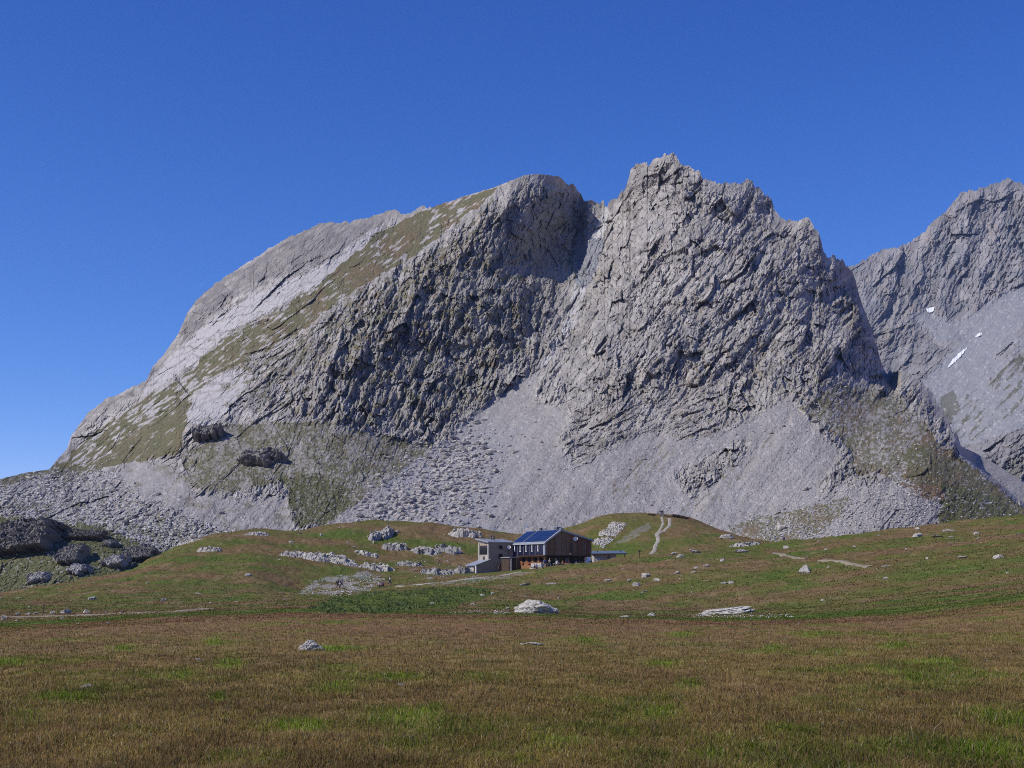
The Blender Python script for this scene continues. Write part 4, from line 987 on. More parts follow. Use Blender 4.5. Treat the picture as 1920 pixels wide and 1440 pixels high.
# ---------------------------------------------------------------- the hut
class MB:
    def __init__(self): self.v = []; self.f = []; self.c = []
    def box(self, x0, x1, y0, y1, z0, z1, c=(1, 1, 1)):
        n = len(self.v)
        self.v += [(x, y, z) for z in (z0, z1) for y in (y0, y1) for x in (x0, x1)]
        self.f += [tuple(n + i for i in q) for q in ((0, 2, 3, 1), (4, 5, 7, 6), (0, 1, 5, 4), (2, 6, 7, 3), (0, 4, 6, 2), (1, 3, 7, 5))]
        self.c += [c] * 8; return self
    def prism(self, prof, y0, y1, c=(1, 1, 1)):
        n = len(self.v); k = len(prof)
        self.v += [(x, y0, z) for x, z in prof] + [(x, y1, z) for x, z in prof]
        self.f.append(tuple(n + i for i in range(k))); self.f.append(tuple(n + k + i for i in reversed(range(k))))
        self.f += [(n + i, n + k + i, n + k + (i + 1) % k, n + (i + 1) % k) for i in range(k)]
        self.c += [c] * (2 * k); return self
    def tube(self, a, b, r, r2=None, seg=8, c=(1, 1, 1)):
        a = Vector(a); b = Vector(b); d = (b - a).normalized(); r2 = r if r2 is None else r2
        u = d.orthogonal().normalized(); w = d.cross(u); n = len(self.v)
        for p, rr in ((a, r), (b, r2)):
            self.v += [tuple(p + u * math.cos(t) * rr + w * math.sin(t) * rr) for t in [2 * math.pi * i / seg for i in range(seg)]]
        self.f += [(n + i, n + (i + 1) % seg, n + seg + (i + 1) % seg, n + seg + i) for i in range(seg)]
        self.f += [tuple(n + i for i in reversed(range(seg))), tuple(n + seg + i for i in range(seg))]
        self.c += [c] * (2 * seg); return self
    def build(self, name, m, parent=None):
        me = bpy.data.meshes.new(name); me.from_pydata(self.v, [], self.f)
        at = me.attributes.new('tint', 'FLOAT_COLOR', 'POINT')
        for i, c in enumerate(self.c): at.data[i].color = (*c, 1)
        bm = bmesh.new(); bm.from_mesh(me); bmesh.ops.recalc_face_normals(bm, faces=bm.faces); bm.to_mesh(me); bm.free()
        return link(name, me, m, parent)
def cbox(name, m, parent, *b): return MB().box(*b).build(name, m, parent)

timber = mat('timber_boards', attr=True, rough=.85, nscale=1.2, namt=.25)
orange = mat('orange_timber', (.26, .13, .062), .8, nscale=1.5, namt=.25)
dark_wood = mat('dark_timber', (.065, .042, .03), .8, nscale=1.5, namt=.3)
metal = mat('grey_roof_metal', (.26, .28, .31), .45, metal=.0, nscale=.4, namt=.1, spec=.5)
metal_l = mat('light_metal_trim', (.34, .35, .38), .5, spec=.5)
blue_roof = mat('blue_grey_roof', (.115, .15, .20), .5, nscale=.4, namt=.15, spec=.5)
white = mat('white_paint', (.78, .77, .74), .6)
glass = mat('window_glass', (.012, .014, .018), .12, spec=.6)
render_ = mat('brown_render', (.33, .27, .20), .95, nscale=.8, namt=.22, bump=.02, bscale=8)
pale_render = mat('pale_render', (.35, .33, .29), .95, nscale=.9, namt=.2)
frame_m = mat('window_frame', (.10, .085, .07), .7)
chim = mat('chimney_metal', (.10, .105, .115), .5)
def stone_mat():
    m = mat('rubble_masonry', (.38, .36, .33), .95)
    nt = m.node_tree; N = nt.nodes; L = nt.links; b = N['Principled BSDF']
    tc = N.new('ShaderNodeTexCoord'); v = N.new('ShaderNodeTexVoronoi'); v.inputs['Scale'].default_value = 2.6
    L.new(tc.outputs['Object'], v.inputs['Vector'])
    rp = N.new('ShaderNodeValToRGB'); rp.color_ramp.elements[0].color = (.22, .205, .18, 1); rp.color_ramp.elements[1].color = (.55, .53, .49, 1)
    L.new(v.outputs['Color'], rp.inputs[0]); L.new(rp.outputs[0], b.inputs['Base Color'])
    bp = N.new('ShaderNodeBump'); bp.inputs['Distance'].default_value = .06; L.new(v.outputs['Distance'], bp.inputs['Height']); L.new(bp.outputs[0], b.inputs['Normal'])
    return m
stone = stone_mat()
def solar_mat():
    m = mat('solar_cells', (.02, .045, .16), .22, spec=.6)
    nt = m.node_tree; N = nt.nodes; L = nt.links; b = N['Principled BSDF']
    tc = N.new('ShaderNodeTexCoord'); mp = N.new('ShaderNodeMapping'); mp.inputs['Rotation'].default_value = (0, 0, math.radians(90))
    br = N.new('ShaderNodeTexBrick'); br.offset = 0; br.inputs['Scale'].default_value = 1.0
    br.inputs['Brick Width'].default_value = 1.0; br.inputs['Row Height'].default_value = 1.55; br.inputs['Mortar Size'].default_value = .03
    br.inputs['Color1'].default_value = (.012, .026, .080, 1); br.inputs['Color2'].default_value = (.010, .020, .062, 1); br.inputs['Mortar'].default_value = (.03, .045, .09, 1)
    L.new(tc.outputs['Object'], mp.inputs[0]); L.new(mp.outputs[0], br.inputs[0]); L.new(br.outputs[0], b.inputs['Base Color'])
    return m
solar = solar_mat()
navy = mat('navy_collector', (.014, .014, .036), .3, spec=.5, nscale=.5, namt=.15)

def window(parent, face, a0, a1, z0, z1, off, m=frame_m, name='window'):
    """frame (part) and pane (sub-part); face 'y' looks along -y at y=off, face 'x' looks along -x at x=off"""
    t = .09; f = MB()
    for (p0, p1, q0, q1) in ((a0, a1, z0, z0 + t), (a0, a1, z1 - t, z1), (a0, a0 + t, z0 + t, z1 - t), (a1 - t, a1, z0 + t, z1 - t)):
        if face == 'y': f.box(p0, p1, off - .05, off + .04, q0, q1)
        else: f.box(off - .05, off + .04, p0, p1, q0, q1)
    fr = f.build(name, m, parent)
    g = MB()
    if face == 'y': g.box(a0 + t, a1 - t, off - .02, off + .02, z0 + t, z1 - t)
    else: g.box(off - .02, off + .02, a0 + t, a1 - t, z0 + t, z1 - t)
    g.build('pane', glass, fr)
    return fr
def dish(parent, x, y, z, r):
    """dish turned towards the sunny side"""
    d = MB(); seg = 14; n_ = Vector((-.72, -.62, .3)).normalized(); u = n_.orthogonal().normalized(); w = n_.cross(u); c = Vector((x, y, z))
    d.v = [tuple(c)] + [tuple(c + n_ * .18 * q * q + (u * math.cos(t) + w * math.sin(t)) * r * q) for q in (.5, 1) for t in [2 * math.pi * i / seg for i in range(seg)]]
    d.f = [(0, 1 + i, 1 + (i + 1) % seg) for i in range(seg)] + [(1 + i, 1 + seg + i, 1 + seg + (i + 1) % seg, 1 + (i + 1) % seg) for i in range(seg)]
    d.c = [(1, 1, 1)] * len(d.v)
    o = d.build('satellite_dish', white, parent)
    MB().tube((x, y, z), (x + .1, y + .55, z - .1), .04).build('arm', chim, o)
    MB().tube(tuple(c - w * r * .6), tuple(c + n_ * .5), .02).build('feed_horn', chim, o)
    return o

A = math.radians(35)
hut = empty('mountain_hut', (7.04, 300, 4.2), A)
tag(hut, 'brown timber mountain hut with a blue solar roof and jutting upper storey', 'hut')
prof = [(0, 2.6), (12.6, 2.6), (12.6, 5.75), (4.0, 7.75), (0, 5.2)]
MB().prism(prof, 0, 11.9).build('upper_storey', dark_wood, hut)
bd = MB(); x = 0.0; rr = random.Random(5)
while x < 12.55:
    w_ = rr.uniform(.16, .24); x1 = min(x + w_ - .015, 12.6)
    def top(t): return 5.2 + (t / 4.0) * 2.55 if t < 4 else 7.75 - (t - 4) / 8.6 * 2.0
    t_ = rr.uniform(.72, 1.12)
    base_ = (.20, .120, .066) if x < 8.5 else (.175, .085, .048)
    if rr.random() < .25: base_ = (.22, .15, .10)
    c = tuple(b * t_ for b in base_)
    yo = -.03 - rr.uniform(0, .03)
    n0 = len(bd.v)
    bd.v += [(x, yo, 2.56), (x1, yo, 2.56), (x1, yo, top(x1) - .02), (x, yo, top(x) - .02), (x, -.004, 2.56), (x1, -.004, 2.56), (x1, -.004, top(x1) - .02), (x, -.004, top(x) - .02)]
    bd.f += [tuple(n0 + i for i in q) for q in ((0, 1, 2, 3), (0, 4, 5, 1), (3, 2, 6, 7), (0, 3, 7, 4), (1, 5, 6, 2))]
    bd.c += [c] * 8
    x += w_
bd.build('gable_cladding', timber, hut)
window(hut, 'y', 6.6, 7.35, 3.4, 5.2, -.09)
cbox('window_shutter', dark_wood, hut, 8.55, 8.66, -.12, -.07, 2.6, 6.6)
dish(hut, 7.9, -.45, 6.1, .5)
cbox('wall_lamp', white, hut, 6.5, 6.75, -.25, -.08, 2.75, 3.0)
def slab(x0, z0, x1, z1, t): return [(x0, z0), (x1, z1), (x1, z1 + t), (x0, z0 + t)]
roof = MB().prism(slab(-.35, 4.98, 4.0, 7.76, .30), -.45, 12.2).build('roof', metal, hut)
MB().prism(slab(4.0, 7.76, 13.0, 5.66, .30), -.45, 12.2).build('roof_slope', metal, hut)
MB().prism(slab(-.36, 4.94, 4.02, 7.74, .36), -.52, -.454).build('fascia', metal_l, roof)
MB().prism(slab(4.02, 7.74, 13.02, 5.64, .36), -.52, -.454).build('fascia', metal, roof)
sx_ = 4.35; sz_ = 2.78; L_ = math.hypot(sx_, sz_)
for y0, y1 in ((.1, 4.0), (4.12, 7.9), (8.4, 11.8)):
    def on(s, t): return (-.35 + sx_ * s / L_ - sz_ / L_ * t, 5.28 + sz_ * s / L_ + sx_ / L_ * t)
    MB().prism([on(.35, .02), on(L_ - .25, .02), on(L_ - .25, .10), on(.35, .10)], y0, y1).build('solar_panel', solar, hut)
cbox('gutter', metal_l, hut, -.52, -.36, -.45, 12.2, 4.92, 5.1)
fac = cbox('solar_facade', navy, hut, -.16, -.005, .35, 11.7, 2.62, 4.95)
for yb in (2.2, 4.4, 6.6, 8.8, 10.9):
    MB().box(-.30, -.17, yb - .09, yb + .09, 3.45, 4.9).box(-.30, -.17, yb - .28, yb + .28, 3.4, 3.5).build('bracket', white, fac)
for yb in (3.3, 5.5, 7.7, 9.9): cbox('panel_joint', metal, fac, -.185, -.163, yb - .03, yb + .03, 2.62, 4.9)
cbox('corner_trim', metal_l, hut, -.2, .12, -.12, .34, 2.58, 4.98)
cbox('corner_trim', metal_l, hut, -.2, .05, 11.72, 12.0, 2.58, 4.98)
cbox('sill_beam', dark_wood, hut, -.1, 12.6, .02, 11.9, 2.35, 2.596)
cbox('lower_wall', orange, hut, .9, 1.2, 1.2, 11.7, -1.9, 2.345)
cbox('lower_wall', dark_wood, hut, 1.21, 12.4, 1.2, 1.5, -1.2, 2.345)
cbox('end_wall', timber, hut, 11.6, 12.5, .15, 1.19, -1.2, 2.345)
for y0 in (1.7, 3.9, 6.1, 8.3): window(hut, 'x', y0, y0 + 1.6, 1.0, 2.2, .88, orange)
for y0 in (2.7, 4.9, 7.1, 9.5): cbox('flower_box', mat('red_flowers', (.30, .05, .035), .9, nscale=5, namt=.6), hut, .62, .86, y0 - .5, y0 + .3, .72, .98)
for x0 in (1.8, 4.2, 8.6): window(hut, 'y', x0, x0 + 1.5, .5, 2.1, 1.18, dark_wood)
dr = cbox('door', mat('grey_door', (.16, .15, .135), .7), hut, 6.3, 7.3, 1.13, 1.19, 0, 2.1)
MB().tube((7.15, 1.1, 1.0), (7.15, 1.1, 1.2), .03).build('handle', metal_l, dr)
cbox('wall_panel', pale_render, hut, 2.9 + .6, 4.0, 1.15, 1.19, .2, 2.0)
for x0 in (4.0, 8.0, 11.9): MB().tube((x0, .25, -1), (x0, .25, 2.35), .11).build('support_post', dark_wood, hut)
for (x0, y0, z0, hh, r_) in ((4.6, 7.8, 7.7, .9, .28), (5.0, 2.3, 7.6, 1.0, .55), (5.2, 1.1, 7.6, .7, .3)):
    ch = MB().box(x0 - r_, x0 + r_, y0 - r_, y0 + r_, z0 - .3, z0 + hh).build('chimney', chim, hut)
    MB().box(x0 - r_ - .1, x0 + r_ + .1, y0 - r_ - .1, y0 + r_ + .1, z0 + hh, z0 + hh + .1).tube((x0, y0, z0 + hh + .1), (x0, y0, z0 + hh + .5), r_ * .35).build('cap', metal, ch)
MB().tube((5.2, 1.1, 8.4), (5.2, 1.1, 9.6), .035).build('aerial', chim, hut)

tower = empty('stair_tower', (-5.0, 306, 2.6), A)
tag(tower, 'plain brown rendered tower block with three small stacked windows beside the timber hut', 'building')
MB().box(0, 6.6, 0, 4.2, -1.2, 7.0).build('wall', render_, tower)
MB().prism([(-.55, 6.98), (6.9, 6.98), (6.9, 7.2), (-.55, 7.2)], -.4, -.3).build('fascia', metal_l, tower)
rf = MB(); rf.v = [(-.55, -.3, 6.96), (6.9, -.3, 6.96), (6.9, 4.6, 7.75), (-.55, 4.6, 7.75), (-.55, -.3, 7.2), (6.9, -.3, 7.2), (6.9, 4.6, 8.0), (-.55, 4.6, 8.0)]
rf.f = [(3, 2, 1, 0), (4, 5, 6, 7), (0, 1, 5, 4), (1, 2, 6, 5), (2, 3, 7, 6), (3, 0, 4, 7)]; rf.c = [(1, 1, 1)] * 8
rf.build('roof', metal, tower)
MB().prism([(-.05, 6.98), (.25, 6.98), (.25, 7.2), (-.05, 7.2)], .05, 4.1).build('roof_edge', metal, tower)
for z0, z1 in ((5.6, 6.45), (3.55, 4.6), (1.05, 2.4)): window(tower, 'y', 2.55, 3.55, z0, z1, -.03)
pl = MB().box(-.14, -.004, .02, .45, 2.4, 6.9).box(-.14, -.004, 3.6, 4.15, 2.4, 6.9).box(-.10, -.004, .46, 3.59, 2.4, 4.3).build('side_facing', pale_render, tower)
cbox('door', dark_wood, tower, -.16, -.11, 1.5, 2.2, 2.5, 4.0)
wf = cbox('side_window', frame_m, tower, -.08, -.004, .46, 3.59, 4.35, 6.4)
cbox('pane', glass, wf, -.10, -.082, .6, 3.45, 4.5, 6.3)
dish(tower, 4.95, -.5, 6.0, .42)
MB().tube((5.1, -.12, 2), (5.1, -.12, 6.2), .05).build('drainpipe', chim, tower)
for x0 in (2.2, 3.0): MB().tube((x0, 2.5, 7.4), (x0, 2.5, 8.5), .16).tube((x0, 2.5, 8.5), (x0, 2.5, 8.62), .26).build('roof_vent', chim, tower)

annex = empty('stone_annex', (-7.56, 304, 2.3), A)
tag(annex, 'low pale stone annex with a lean-to roof at the left end of the buildings', 'building')
MB().prism([(0, -1), (3.3, -1), (3.3, 3.45), (0, 2.35)], 0, 3.7).build('wall', render_, annex)
MB().box(-.08, -.004, .0, 3.7, -1, 2.3).build('end_wall', stone, annex)
MB().prism(slab(-.5, 2.25, 3.5, 3.55, .16), -.35, 4.0).build('roof', metal, annex)
cbox('door', dark_wood, annex, -.13, -.085, .55, 1.15, .0, 1.9)
window(annex, 'x', 2.3, 3.0, .9, 1.6, -.10)
MB().box(-.5, -.3, -.3, -.1, -1, 2.2).build('corner_post', white, annex)

porch = empty('entrance_porch', (-.55, 302.6, 3.0), A)
tag(porch, 'small dark flat roofed porch between the tower block and the timber hut', 'porch')
MB().box(0, 1.9, 0, 3.0, -1, 3.2).build('wall', dark_wood, porch)
MB().box(-.2, 2.2, -.5, 3.1, 3.2, 3.4).build('roof', metal, porch)
cbox('door', dark_wood, porch, .9, 1.7, -.05, -.004, .1, 2.0)
MB().tube((.15, -.4, -1), (.15, -.4, 3.2), .07).build('post', white, porch)

shed = empty('stone_shed', (18.6, 318, 4.3), math.radians(6))
tag(shed, 'low stone shed with a flat blue grey roof right of the timber hut', 'shed')
MB().box(0, 5.0, 0, 3.6, -1.5, 3.0).build('wall', stone, shed)
rf = MB(); rf.v = [(-.6, -.8, 2.95), (7.4, -.8, 3.1), (7.4, 4.2, 3.75), (-.6, 4.2, 3.6), (-.6, -.8, 3.2), (7.4, -.8, 3.35), (7.4, 4.2, 4.0), (-.6, 4.2, 3.85)]
rf.f = [(3, 2, 1, 0), (4, 5, 6, 7), (0, 1, 5, 4), (1, 2, 6, 5), (2, 3, 7, 6), (3, 0, 4, 7)]; rf.c = [(1, 1, 1)] * 8
rf.build('roof', blue_roof, shed)
MB().prism([(-.62, 2.86), (7.42, 3.0), (7.42, 3.2), (-.62, 3.06)], -.86, -.804).build('fascia', dark_wood, shed)
for x0 in (3.1, 6.9): MB().tube((x0, -.5, -1.5), (x0, -.5, 3.0), .10).build('post', dark_wood, shed)
cbox('door', mat('white_door', (.55, .54, .52), .7), shed, .5, 1.4, -.06, -.004, 0, 2.1)
for x0 in (1.0, 6.3): MB().tube((x0, 1.5, 3.2), (x0, 1.5, 3.75), .13).tube((x0, 1.5, 3.75), (x0, 1.5, 3.85), .22).build('roof_vent', chim, shed)

ter = empty('stone_terrace', (7.04, 300, 4.2), A)
tag(ter, 'stone terrace in front of the timber hut with a pale masonry retaining wall', 'terrace')
MB().box(-3.2, 13, -3.2, 1.19, -3, -.1).build('retaining_wall', stone, ter)
MB().box(-3.3, 13.05, -3.3, 1.19, -.1, 0).build('paving', gravel, ter)
MB().box(-3.35, -2.75, -3.2, .4, 0, .75).build('parapet', stone, ter)

# terrace tables
def picnic_table():
    r = empty('picnic_table', (0, 0, 0))
    w = mat('weathered_table', (.42, .37, .30), .8, nscale=3, namt=.2)
    MB().box(-.9, .9, -.38, .38, .70, .75).build('tabletop', w, r)
    for s_ in (-1, 1): MB().box(-.9, .9, s_ * .72 - .14, s_ * .72 + .14, .42, .46).build('bench_seat', w, r)
    for s_ in (-1, 1):
        MB().tube((s_ * .7, -.75, 0), (s_ * .7, -.2, .70), .035).tube((s_ * .7, .75, 0), (s_ * .7, .2, .70), .035).build('leg', w, r)
    return r
def copy_tree(o):
    c = o.copy(); COL.objects.link(c)
    for ch in [q for q in bpy.data.objects if q.parent == o]:
        k = ch.copy(); COL.objects.link(k); k.parent = c
    return c
def terr(x, y, z=0.0):
    return Vector((7.04 + x * math.cos(A) - y * math.sin(A), 300 + x * math.sin(A) + y * math.cos(A), 4.2 + z))
tb = picnic_table()
for i, (x, y, lab) in enumerate(((-1.2, -2.2, 'pale wooden picnic table at the left end of the terrace'), (1.6, -2.3, 'pale wooden picnic table on the terrace below the hut corner'), (4.6, -2.2, 'pale wooden picnic table in the middle of the terrace'), (7.8, -2.1, 'pale wooden picnic table at the right of the terrace'))):
    t = tb if i == 0 else copy_tree(tb)
    t.location = terr(x, y); t.rotation_euler = (0, 0, A)
    tag(t, lab, 'picnic table', 'picnic tables on the terrace')

# ---------------------------------------------------------------- people
def skinned(chains, root=0, sub=1):
    """connected skeleton with a radius per joint, grown into one surface"""
    V = []; E = []; R = []; idx = {}
    for ch in chains:
        prev = None
        for (p, r) in ch:
            k = tuple(round(c, 3) for c in p)
            if k not in idx: idx[k] = len(V); V.append(p); R.append(r)
            if prev is not None and prev != idx[k]: E.append((prev, idx[k]))
            prev = idx[k]
    me = bpy.data.meshes.new('body'); me.from_pydata(V, E, [])
    o = bpy.data.objects.new('body', me); COL.objects.link(o)
    m = o.modifiers.new('skin', 'SKIN'); 
    for i, r in enumerate(R):
        sv = me.skin_vertices[0].data[i]; sv.radius = (r, r); sv.use_root = (i == root)
    m2 = o.modifiers.new('sub', 'SUBSURF'); m2.levels = sub; m2.render_levels = sub
    bpy.context.view_layer.update()
    out = bpy.data.meshes.new_from_object(o.evaluated_get(bpy.context.evaluated_depsgraph_get()))
    bpy.data.objects.remove(o); bpy.data.meshes.remove(me)
    return out
def pose(kind):
    if kind == 'sit':
        pel = (0, 0, .52); ch = (0, -.04, 1.02); nk = (0, -.05, 1.15); hd = (0, -.08, 1.30); hips = [(s * .10, -.02, .50) for s in (-1, 1)]
        kn = [(s * .14, -.44, .52) for s in (-1, 1)]; an = [(s * .14, -.46, .09) for s in (-1, 1)]; toe = [(s * .15, -.64, .05) for s in (-1, 1)]
        sh = [(s * .19, -.04, 1.06) for s in (-1, 1)]; el = [(s * .27, -.14, .82) for s in (-1, 1)]; wr = [(s * .16, -.38, .80) for s in (-1, 1)]; hdir = (0, -1, 0)
    else:
        st = .22 if kind == 'walk' else .03
        pel = (0, 0, .95); ch = (0, -.01, 1.36); nk = (0, -.02, 1.48); hd = (0, -.04, 1.62); hips = [(s * .10, 0, .92) for s in (-1, 1)]
        kn = [(s * .11, -s * st * .8 - .03, .50) for s in (-1, 1)]; an = [(s * .12, -s * st * (1.0 if s > 0 else 1.5) + .02, .09 if s > 0 or kind != 'walk' else .16) for s in (-1, 1)]
        toe = [(a[0] + .01, a[1] - .19, max(.04, a[2] - .05)) for a in an]
        sh = [(s * .20, -.01, 1.40) for s in (-1, 1)]; el = [(s * .26, s * st * .6 + .02, 1.12) for s in (-1, 1)]; wr = [(s * .25, s * st * .9 - .10, .90) for s in (-1, 1)]; hdir = (0, -.3, -1)
    d = Vector(hdir).normalized()
    body = [[(pel, .13), (ch, .14), (nk, .055), (hd, .095), ((hd[0], hd[1] - .01, hd[2] + .09), .075)], [(hd, .095), ((hd[0], hd[1] - .115, hd[2] - .01), .018)]]
    for s in (-1, 1): body.append([(hd, .095), ((s * .10, hd[1] + .02, hd[2]), .02)])
    shirt = [[(pel, .15), (ch, .165), ((nk[0], nk[1], nk[2] - .06), .08)]]; trous = []
    for i, s in enumerate((-1, 1)):
        w = Vector(wr[i]); palm = w + d * .08
        body.append([(ch, .14), (sh[i], .06), (el[i], .042), (wr[i], .028), (tuple(palm), .034)])
        side = d.cross(Vector((s, 0, 0))).normalized()
        for q, (o_, ln) in enumerate(((-.030, .066), (-.010, .078), (.010, .072), (.030, .056))):
            b0 = palm + side * o_ + d * .03; b1 = b0 + d * ln * .55 + Vector((-s * .006, 0, 0)); b2 = b1 + d * ln * .4 + Vector((-s * .018, 0, 0))
            body.append([(tuple(palm), .034), (tuple(b0), .010), (tuple(b1), .009), (tuple(b2), .008)])
        t0 = palm - side * .035 - d * .03; t1 = t0 - side * .03 + d * .035
        body.append([(tuple(palm), .034), (tuple(t0), .012), (tuple(t1), .010)])
        body.append([(pel, .13), (hips[i], .085), (kn[i], .055), (an[i], .038), (toe[i], .035)])
        shirt.append([(ch, .165), (sh[i], .078), (tuple(Vector(sh[i]).lerp(Vector(el[i]), .9)), .062)])
        trous.append([(pel, .155), (hips[i], .105), (kn[i], .075), (tuple(Vector(kn[i]).lerp(Vector(an[i]), .92)), .062)])
    hair = MB(); 
    D, T = ICO[2]
    hv = D * np.array([.108, .118, .105]) + np.array([hd[0], hd[1] + .012, hd[2] + .055]); 
    keep = T[(hv[T].mean(1)[:, 2] > hd[2] + .03) | (hv[T].mean(1)[:, 1] > hd[1] + .04)]
    return dict(body=skinned(body), shirt=skinned(shirt), trousers=skinned(trous), hair=mesh_np('hair', hv, tris=keep, smooth=True), chest=ch)
POSES = {k: pose(k) for k in ('stand', 'walk', 'sit')}
skin_m = mat('skin', (.42, .25, .17), .6)
for P_ in POSES.values():
    for k in ('body', 'shirt', 'trousers', 'hair'):
        P_[k].materials.clear(); P_[k].materials.append(skin_m)
        P_[k].polygons.foreach_set('use_smooth', np.ones(len(P_[k].polygons), bool))
CL = {'blue': (.05, .12, .36), 'white': (.72, .70, .66), 'orange': (.52, .20, .05), 'red': (.36, .03, .03), 'dark': (.03, .03, .035), 'navy': (.02, .03, .09), 'grey': (.20, .20, .20), 'sky': (.25, .40, .58), 'khaki': (.22, .17, .10), 'brown': (.06, .035, .02), 'blond': (.35, .24, .11), 'straw': (.55, .45, .27)}
def cloth(c): return mat('cloth_' + c, CL[c], .85)
def person(p, rz, kind, shirt, trousers, hair, label, group=None, pack=None, hat=False, sc=1.0):
    P_ = POSES[kind]
    o = bpy.data.objects.new('person', P_['body']); COL.objects.link(o)
    o.location = p; o.rotation_euler = (0, 0, rz); o.scale = (sc, sc, sc)
    tag(o, label, 'person', group)
    for part, c in (('shirt', shirt), ('trousers', trousers), ('hair', hair)):
        q = bpy.data.objects.new('hat' if part == 'hair' and hat else part, P_[part]); COL.objects.link(q); q.parent = o
        q.material_slots[0].link = 'OBJECT'; q.material_slots[0].material = cloth(c)
    if pack:
        c = P_['chest']
        MB().box(-.16, .16, c[1] + .13, c[1] + .34, c[2] - .40, c[2] + .12).box(-.12, .12, c[1] + .34, c[1] + .40, c[2] - .32, c[2] - .08).build('backpack', cloth(pack), o)
    return o
def at(px, Y, z=None):
    X = (px - 960) / F * Y
    return Vector((X, Y, float(ground_z(X, Y)) if z is None else z))
g = 'guests on the terrace'
TZ = 4.2
person(terr(-.9, -1.0), .6, 'stand', 'blue', 'navy', 'brown', 'person in a blue shirt standing at the left end of the terrace', g)
person(terr(.3, -1.2), 2.4, 'stand', 'grey', 'dark', 'straw', 'person in a pale hat and grey top standing below the hut corner', g, hat=True)
person(terr(1.0, -2.9), 3.4, 'sit', 'white', 'dark', 'dark', 'person in a white top sitting with their back to the slope', g)
person(terr(2.2, -1.55), .6, 'sit', 'sky', 'khaki', 'brown', 'person in a light blue top sitting at the second terrace table', g)
person(terr(3.6, -1.45), .5, 'sit', 'orange', 'dark', 'brown', 'person in an orange top sitting at the middle terrace table, left side', g)
person(terr(4.4, -1.45), .7, 'sit', 'red', 'dark', 'dark', 'person in a red top sitting at the middle terrace table, centre', g)
person(terr(5.2, -1.45), .6, 'sit', 'orange', 'navy', 'blond', 'fair haired person in an orange top at the right end of the middle table', g)
person(terr(7.3, -1.35), .6, 'sit', 'white', 'khaki', 'brown', 'brown haired person in a white shirt sitting at the right hand terrace table', g)
person(terr(8.3, -1.35), .6, 'sit', 'dark', 'dark', 'brown', 'person in black sitting beside the white shirt at the right hand table', g)
person(terr(10.4, -2.0), 1.2, 'sit', 'red', 'khaki', 'brown', 'person in a red top sitting alone near the right end of the terrace', g).location.z -= .1
person(terr(11.6, -1.2), .8, 'stand', 'navy', 'dark', 'dark', 'person in navy standing at the far right corner of the hut', g)
person(at(936, 300), .9, 'stand', 'dark', 'dark', 'brown', 'dark clothed person standing on the path in front of the tower block')
person(at(1006, 293) + Vector((0, 0, -.38)), .4, 'sit', 'blue', 'navy', 'brown', 'person in blue sitting on the grass below the terrace wall')
person(at(1002, 292.5) + Vector((0, 0, -.38)), .9, 'sit', 'dark', 'khaki', 'dark', 'dark clothed person sitting on the grass left of the person in blue')
person(at(634, 262), 1.2, 'walk', 'dark', 'dark', 'brown', 'dark clothed hiker at the foot of the gravel scar, left one of the pair', 'hikers by the gravel scar', pack='dark')
person(at(641, 263), 1.2, 'walk', 'grey', 'dark', 'brown', 'grey topped hiker at the foot of the gravel scar, right one of the pair', 'hikers by the gravel scar', pack='navy')
person(at(711, 266) + Vector((0, 0, -.30)), .4, 'sit', 'white', 'dark', 'brown', 'person in white resting on the turf right of the gravel scar')
person(at(718, 266) + Vector((0, 0, -.30)), -.3, 'sit', 'navy', 'dark', 'dark', 'person in navy resting on the turf next to the one in white')
person(at(731, 268), 1.4, 'walk', 'white', 'navy', 'brown', 'white topped hiker walking towards the hut', pack='dark')
person(at(1470, 352), 3.0, 'walk', 'blue', 'navy', 'brown', 'hiker in blue walking away through the grassy saddle', pack='navy')
person(at(1474, 356), 3.0, 'walk', 'navy', 'navy', 'dark', 'small hiker in navy close behind the one in blue', sc=.75)

# ---------------------------------------------------------------- small things
p = gpoint(1241, 968)
cairn = MB(); rr = random.Random(9); zz = -.3
for i in range(6):
    w_ = .52 - .02 * i + rr.uniform(-.05, .05); hh = rr.uniform(.24, .34)
    cairn.box(-w_ + rr.uniform(-.05, .05), w_ + rr.uniform(-.05, .05), -.45, .45, zz, zz + hh); zz += hh + .002
cairn.box(-.66, .66, -.6, .6, zz, zz + .12)
o = cairn.build('cairn', dark_shaded_rock); o.location = (p.x, p.y, p.z)
tag(o, 'dark squared stone cairn with a flat cap on top of the knoll', 'cairn')
def post(px, py, h, r, name, label, cat, m, board=None):
    p = gpoint(px, py)
    o = MB().tube((0, 0, -.2), (0, 0, h), r).build(name, m)
    o.location = p; tag(o, label, cat)
    if board: MB().box(-board / 2, board / 2, -.04, -r - .002 + .0, h - .35, h - .1).build('sign_board', m, o)
    return o
post(1199, 1045, 1.4, .07, 'signpost', 'dark wooden signpost at the lower end of the knoll path', 'signpost', dark_wood, .5)
post(82, 1152, .95, .05, 'marker_post', 'thin dark marker post by the left track', 'post', dark_wood)
fp = gpoint(983.5, 1004)
fl = empty('flagpole', fp)
tag(fl, 'thin pale flagpole on the crest behind the solar roof', 'flagpole')
MB().tube((0, 0, -.3), (0, 0, 3.0), .05).build('pole', metal_l, fl)
fv = MB(); nn = 7
for i in range(nn): fv.v += [(.05 + .12 * i, .06 * math.sin(i * 1.1), 2.2), (.05 + .12 * i, .06 * math.sin(i * 1.1 + .3), 2.85)]
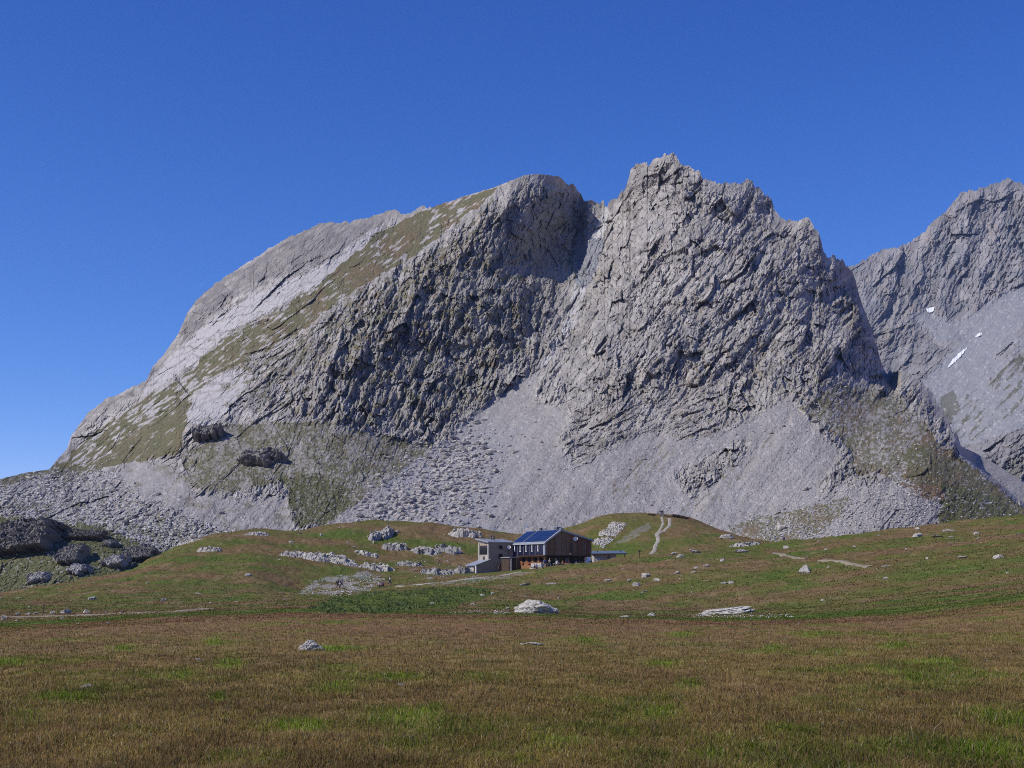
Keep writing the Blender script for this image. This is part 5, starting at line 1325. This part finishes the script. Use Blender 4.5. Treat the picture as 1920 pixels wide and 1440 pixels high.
fv.f = [(2 * i, 2 * i + 2, 2 * i + 3, 2 * i + 1) for i in range(nn - 1)]; fv.c = [(1, 1, 1)] * len(fv.v)
fv.build('flag', mat('pale_flag', (.35, .42, .6), .8), fl)
leaf_m = mat('dark_leaf', (.055, .04, .03), .8, nscale=4, namt=.5)
bark = mat('bark', (.06, .045, .035), .9)
def shrub(px, py, wpx, hpx, label):
    p = gpoint(px, py); W = wpx * p.y / F; H = hpx * p.y / F
    r = empty('shrub', p); tag(r, label, 'shrub', 'shrubs on top of the knoll')
    st = MB()
    for i in range(6): st.tube((0, 0, -.1), (rng.uniform(-W / 2, W / 2) * .8, rng.uniform(-.3, .3), H * rng.uniform(.6, 1)), .03, .008, 5)
    st.build('stems', bark, r)
    n = 260; c = rng.normal(0, 1, (n, 3)) * np.array([W * .24, W * .2, H * .26]) + np.array([0, 0, H * .5]); c[:, 2] = np.clip(c[:, 2], .02, H)
    V = c[:, None] + rng.normal(0, .10, (n, 4, 3))
    link('leaves', mesh_np('leaves', V.reshape(-1, 3), np.arange(n * 4).reshape(n, 4)), leaf_m, r)
for i, (x, y, w_, h_) in enumerate(((1264, 970, 12, 5.5), (1272, 971, 10, 5), (1280, 972, 10, 4.5), (1287, 974, 9, 4), (1226, 967, 7, 2.5), (1218, 967, 6, 2))):
    shrub(x, y, w_, h_, 'dark low shrub right of the cairn on the knoll' if i < 4 else 'tiny dark shrub left of the cairn on the knoll')
#@@REST3
# ---------------------------------------------------------------- thin mountain air
hz = MB().box(-2900, 3400, -60, 4700, -70, 1150).build('haze', None)
hm = bpy.data.materials.new('thin_air'); hm.use_nodes = True
hn = hm.node_tree; hn.nodes.remove(hn.nodes['Principled BSDF'])
pv = hn.nodes.new('ShaderNodeVolumePrincipled')
pv.inputs['Color'].default_value = (.42, .63, 1, 1); pv.inputs['Density'].default_value = .000034; pv.inputs['Anisotropy'].default_value = .2
hn.links.new(pv.outputs[0], hn.nodes['Material Output'].inputs['Volume'])
hz.data.materials.append(hm)
tag(hz, 'thin bluish air', kind='stuff')
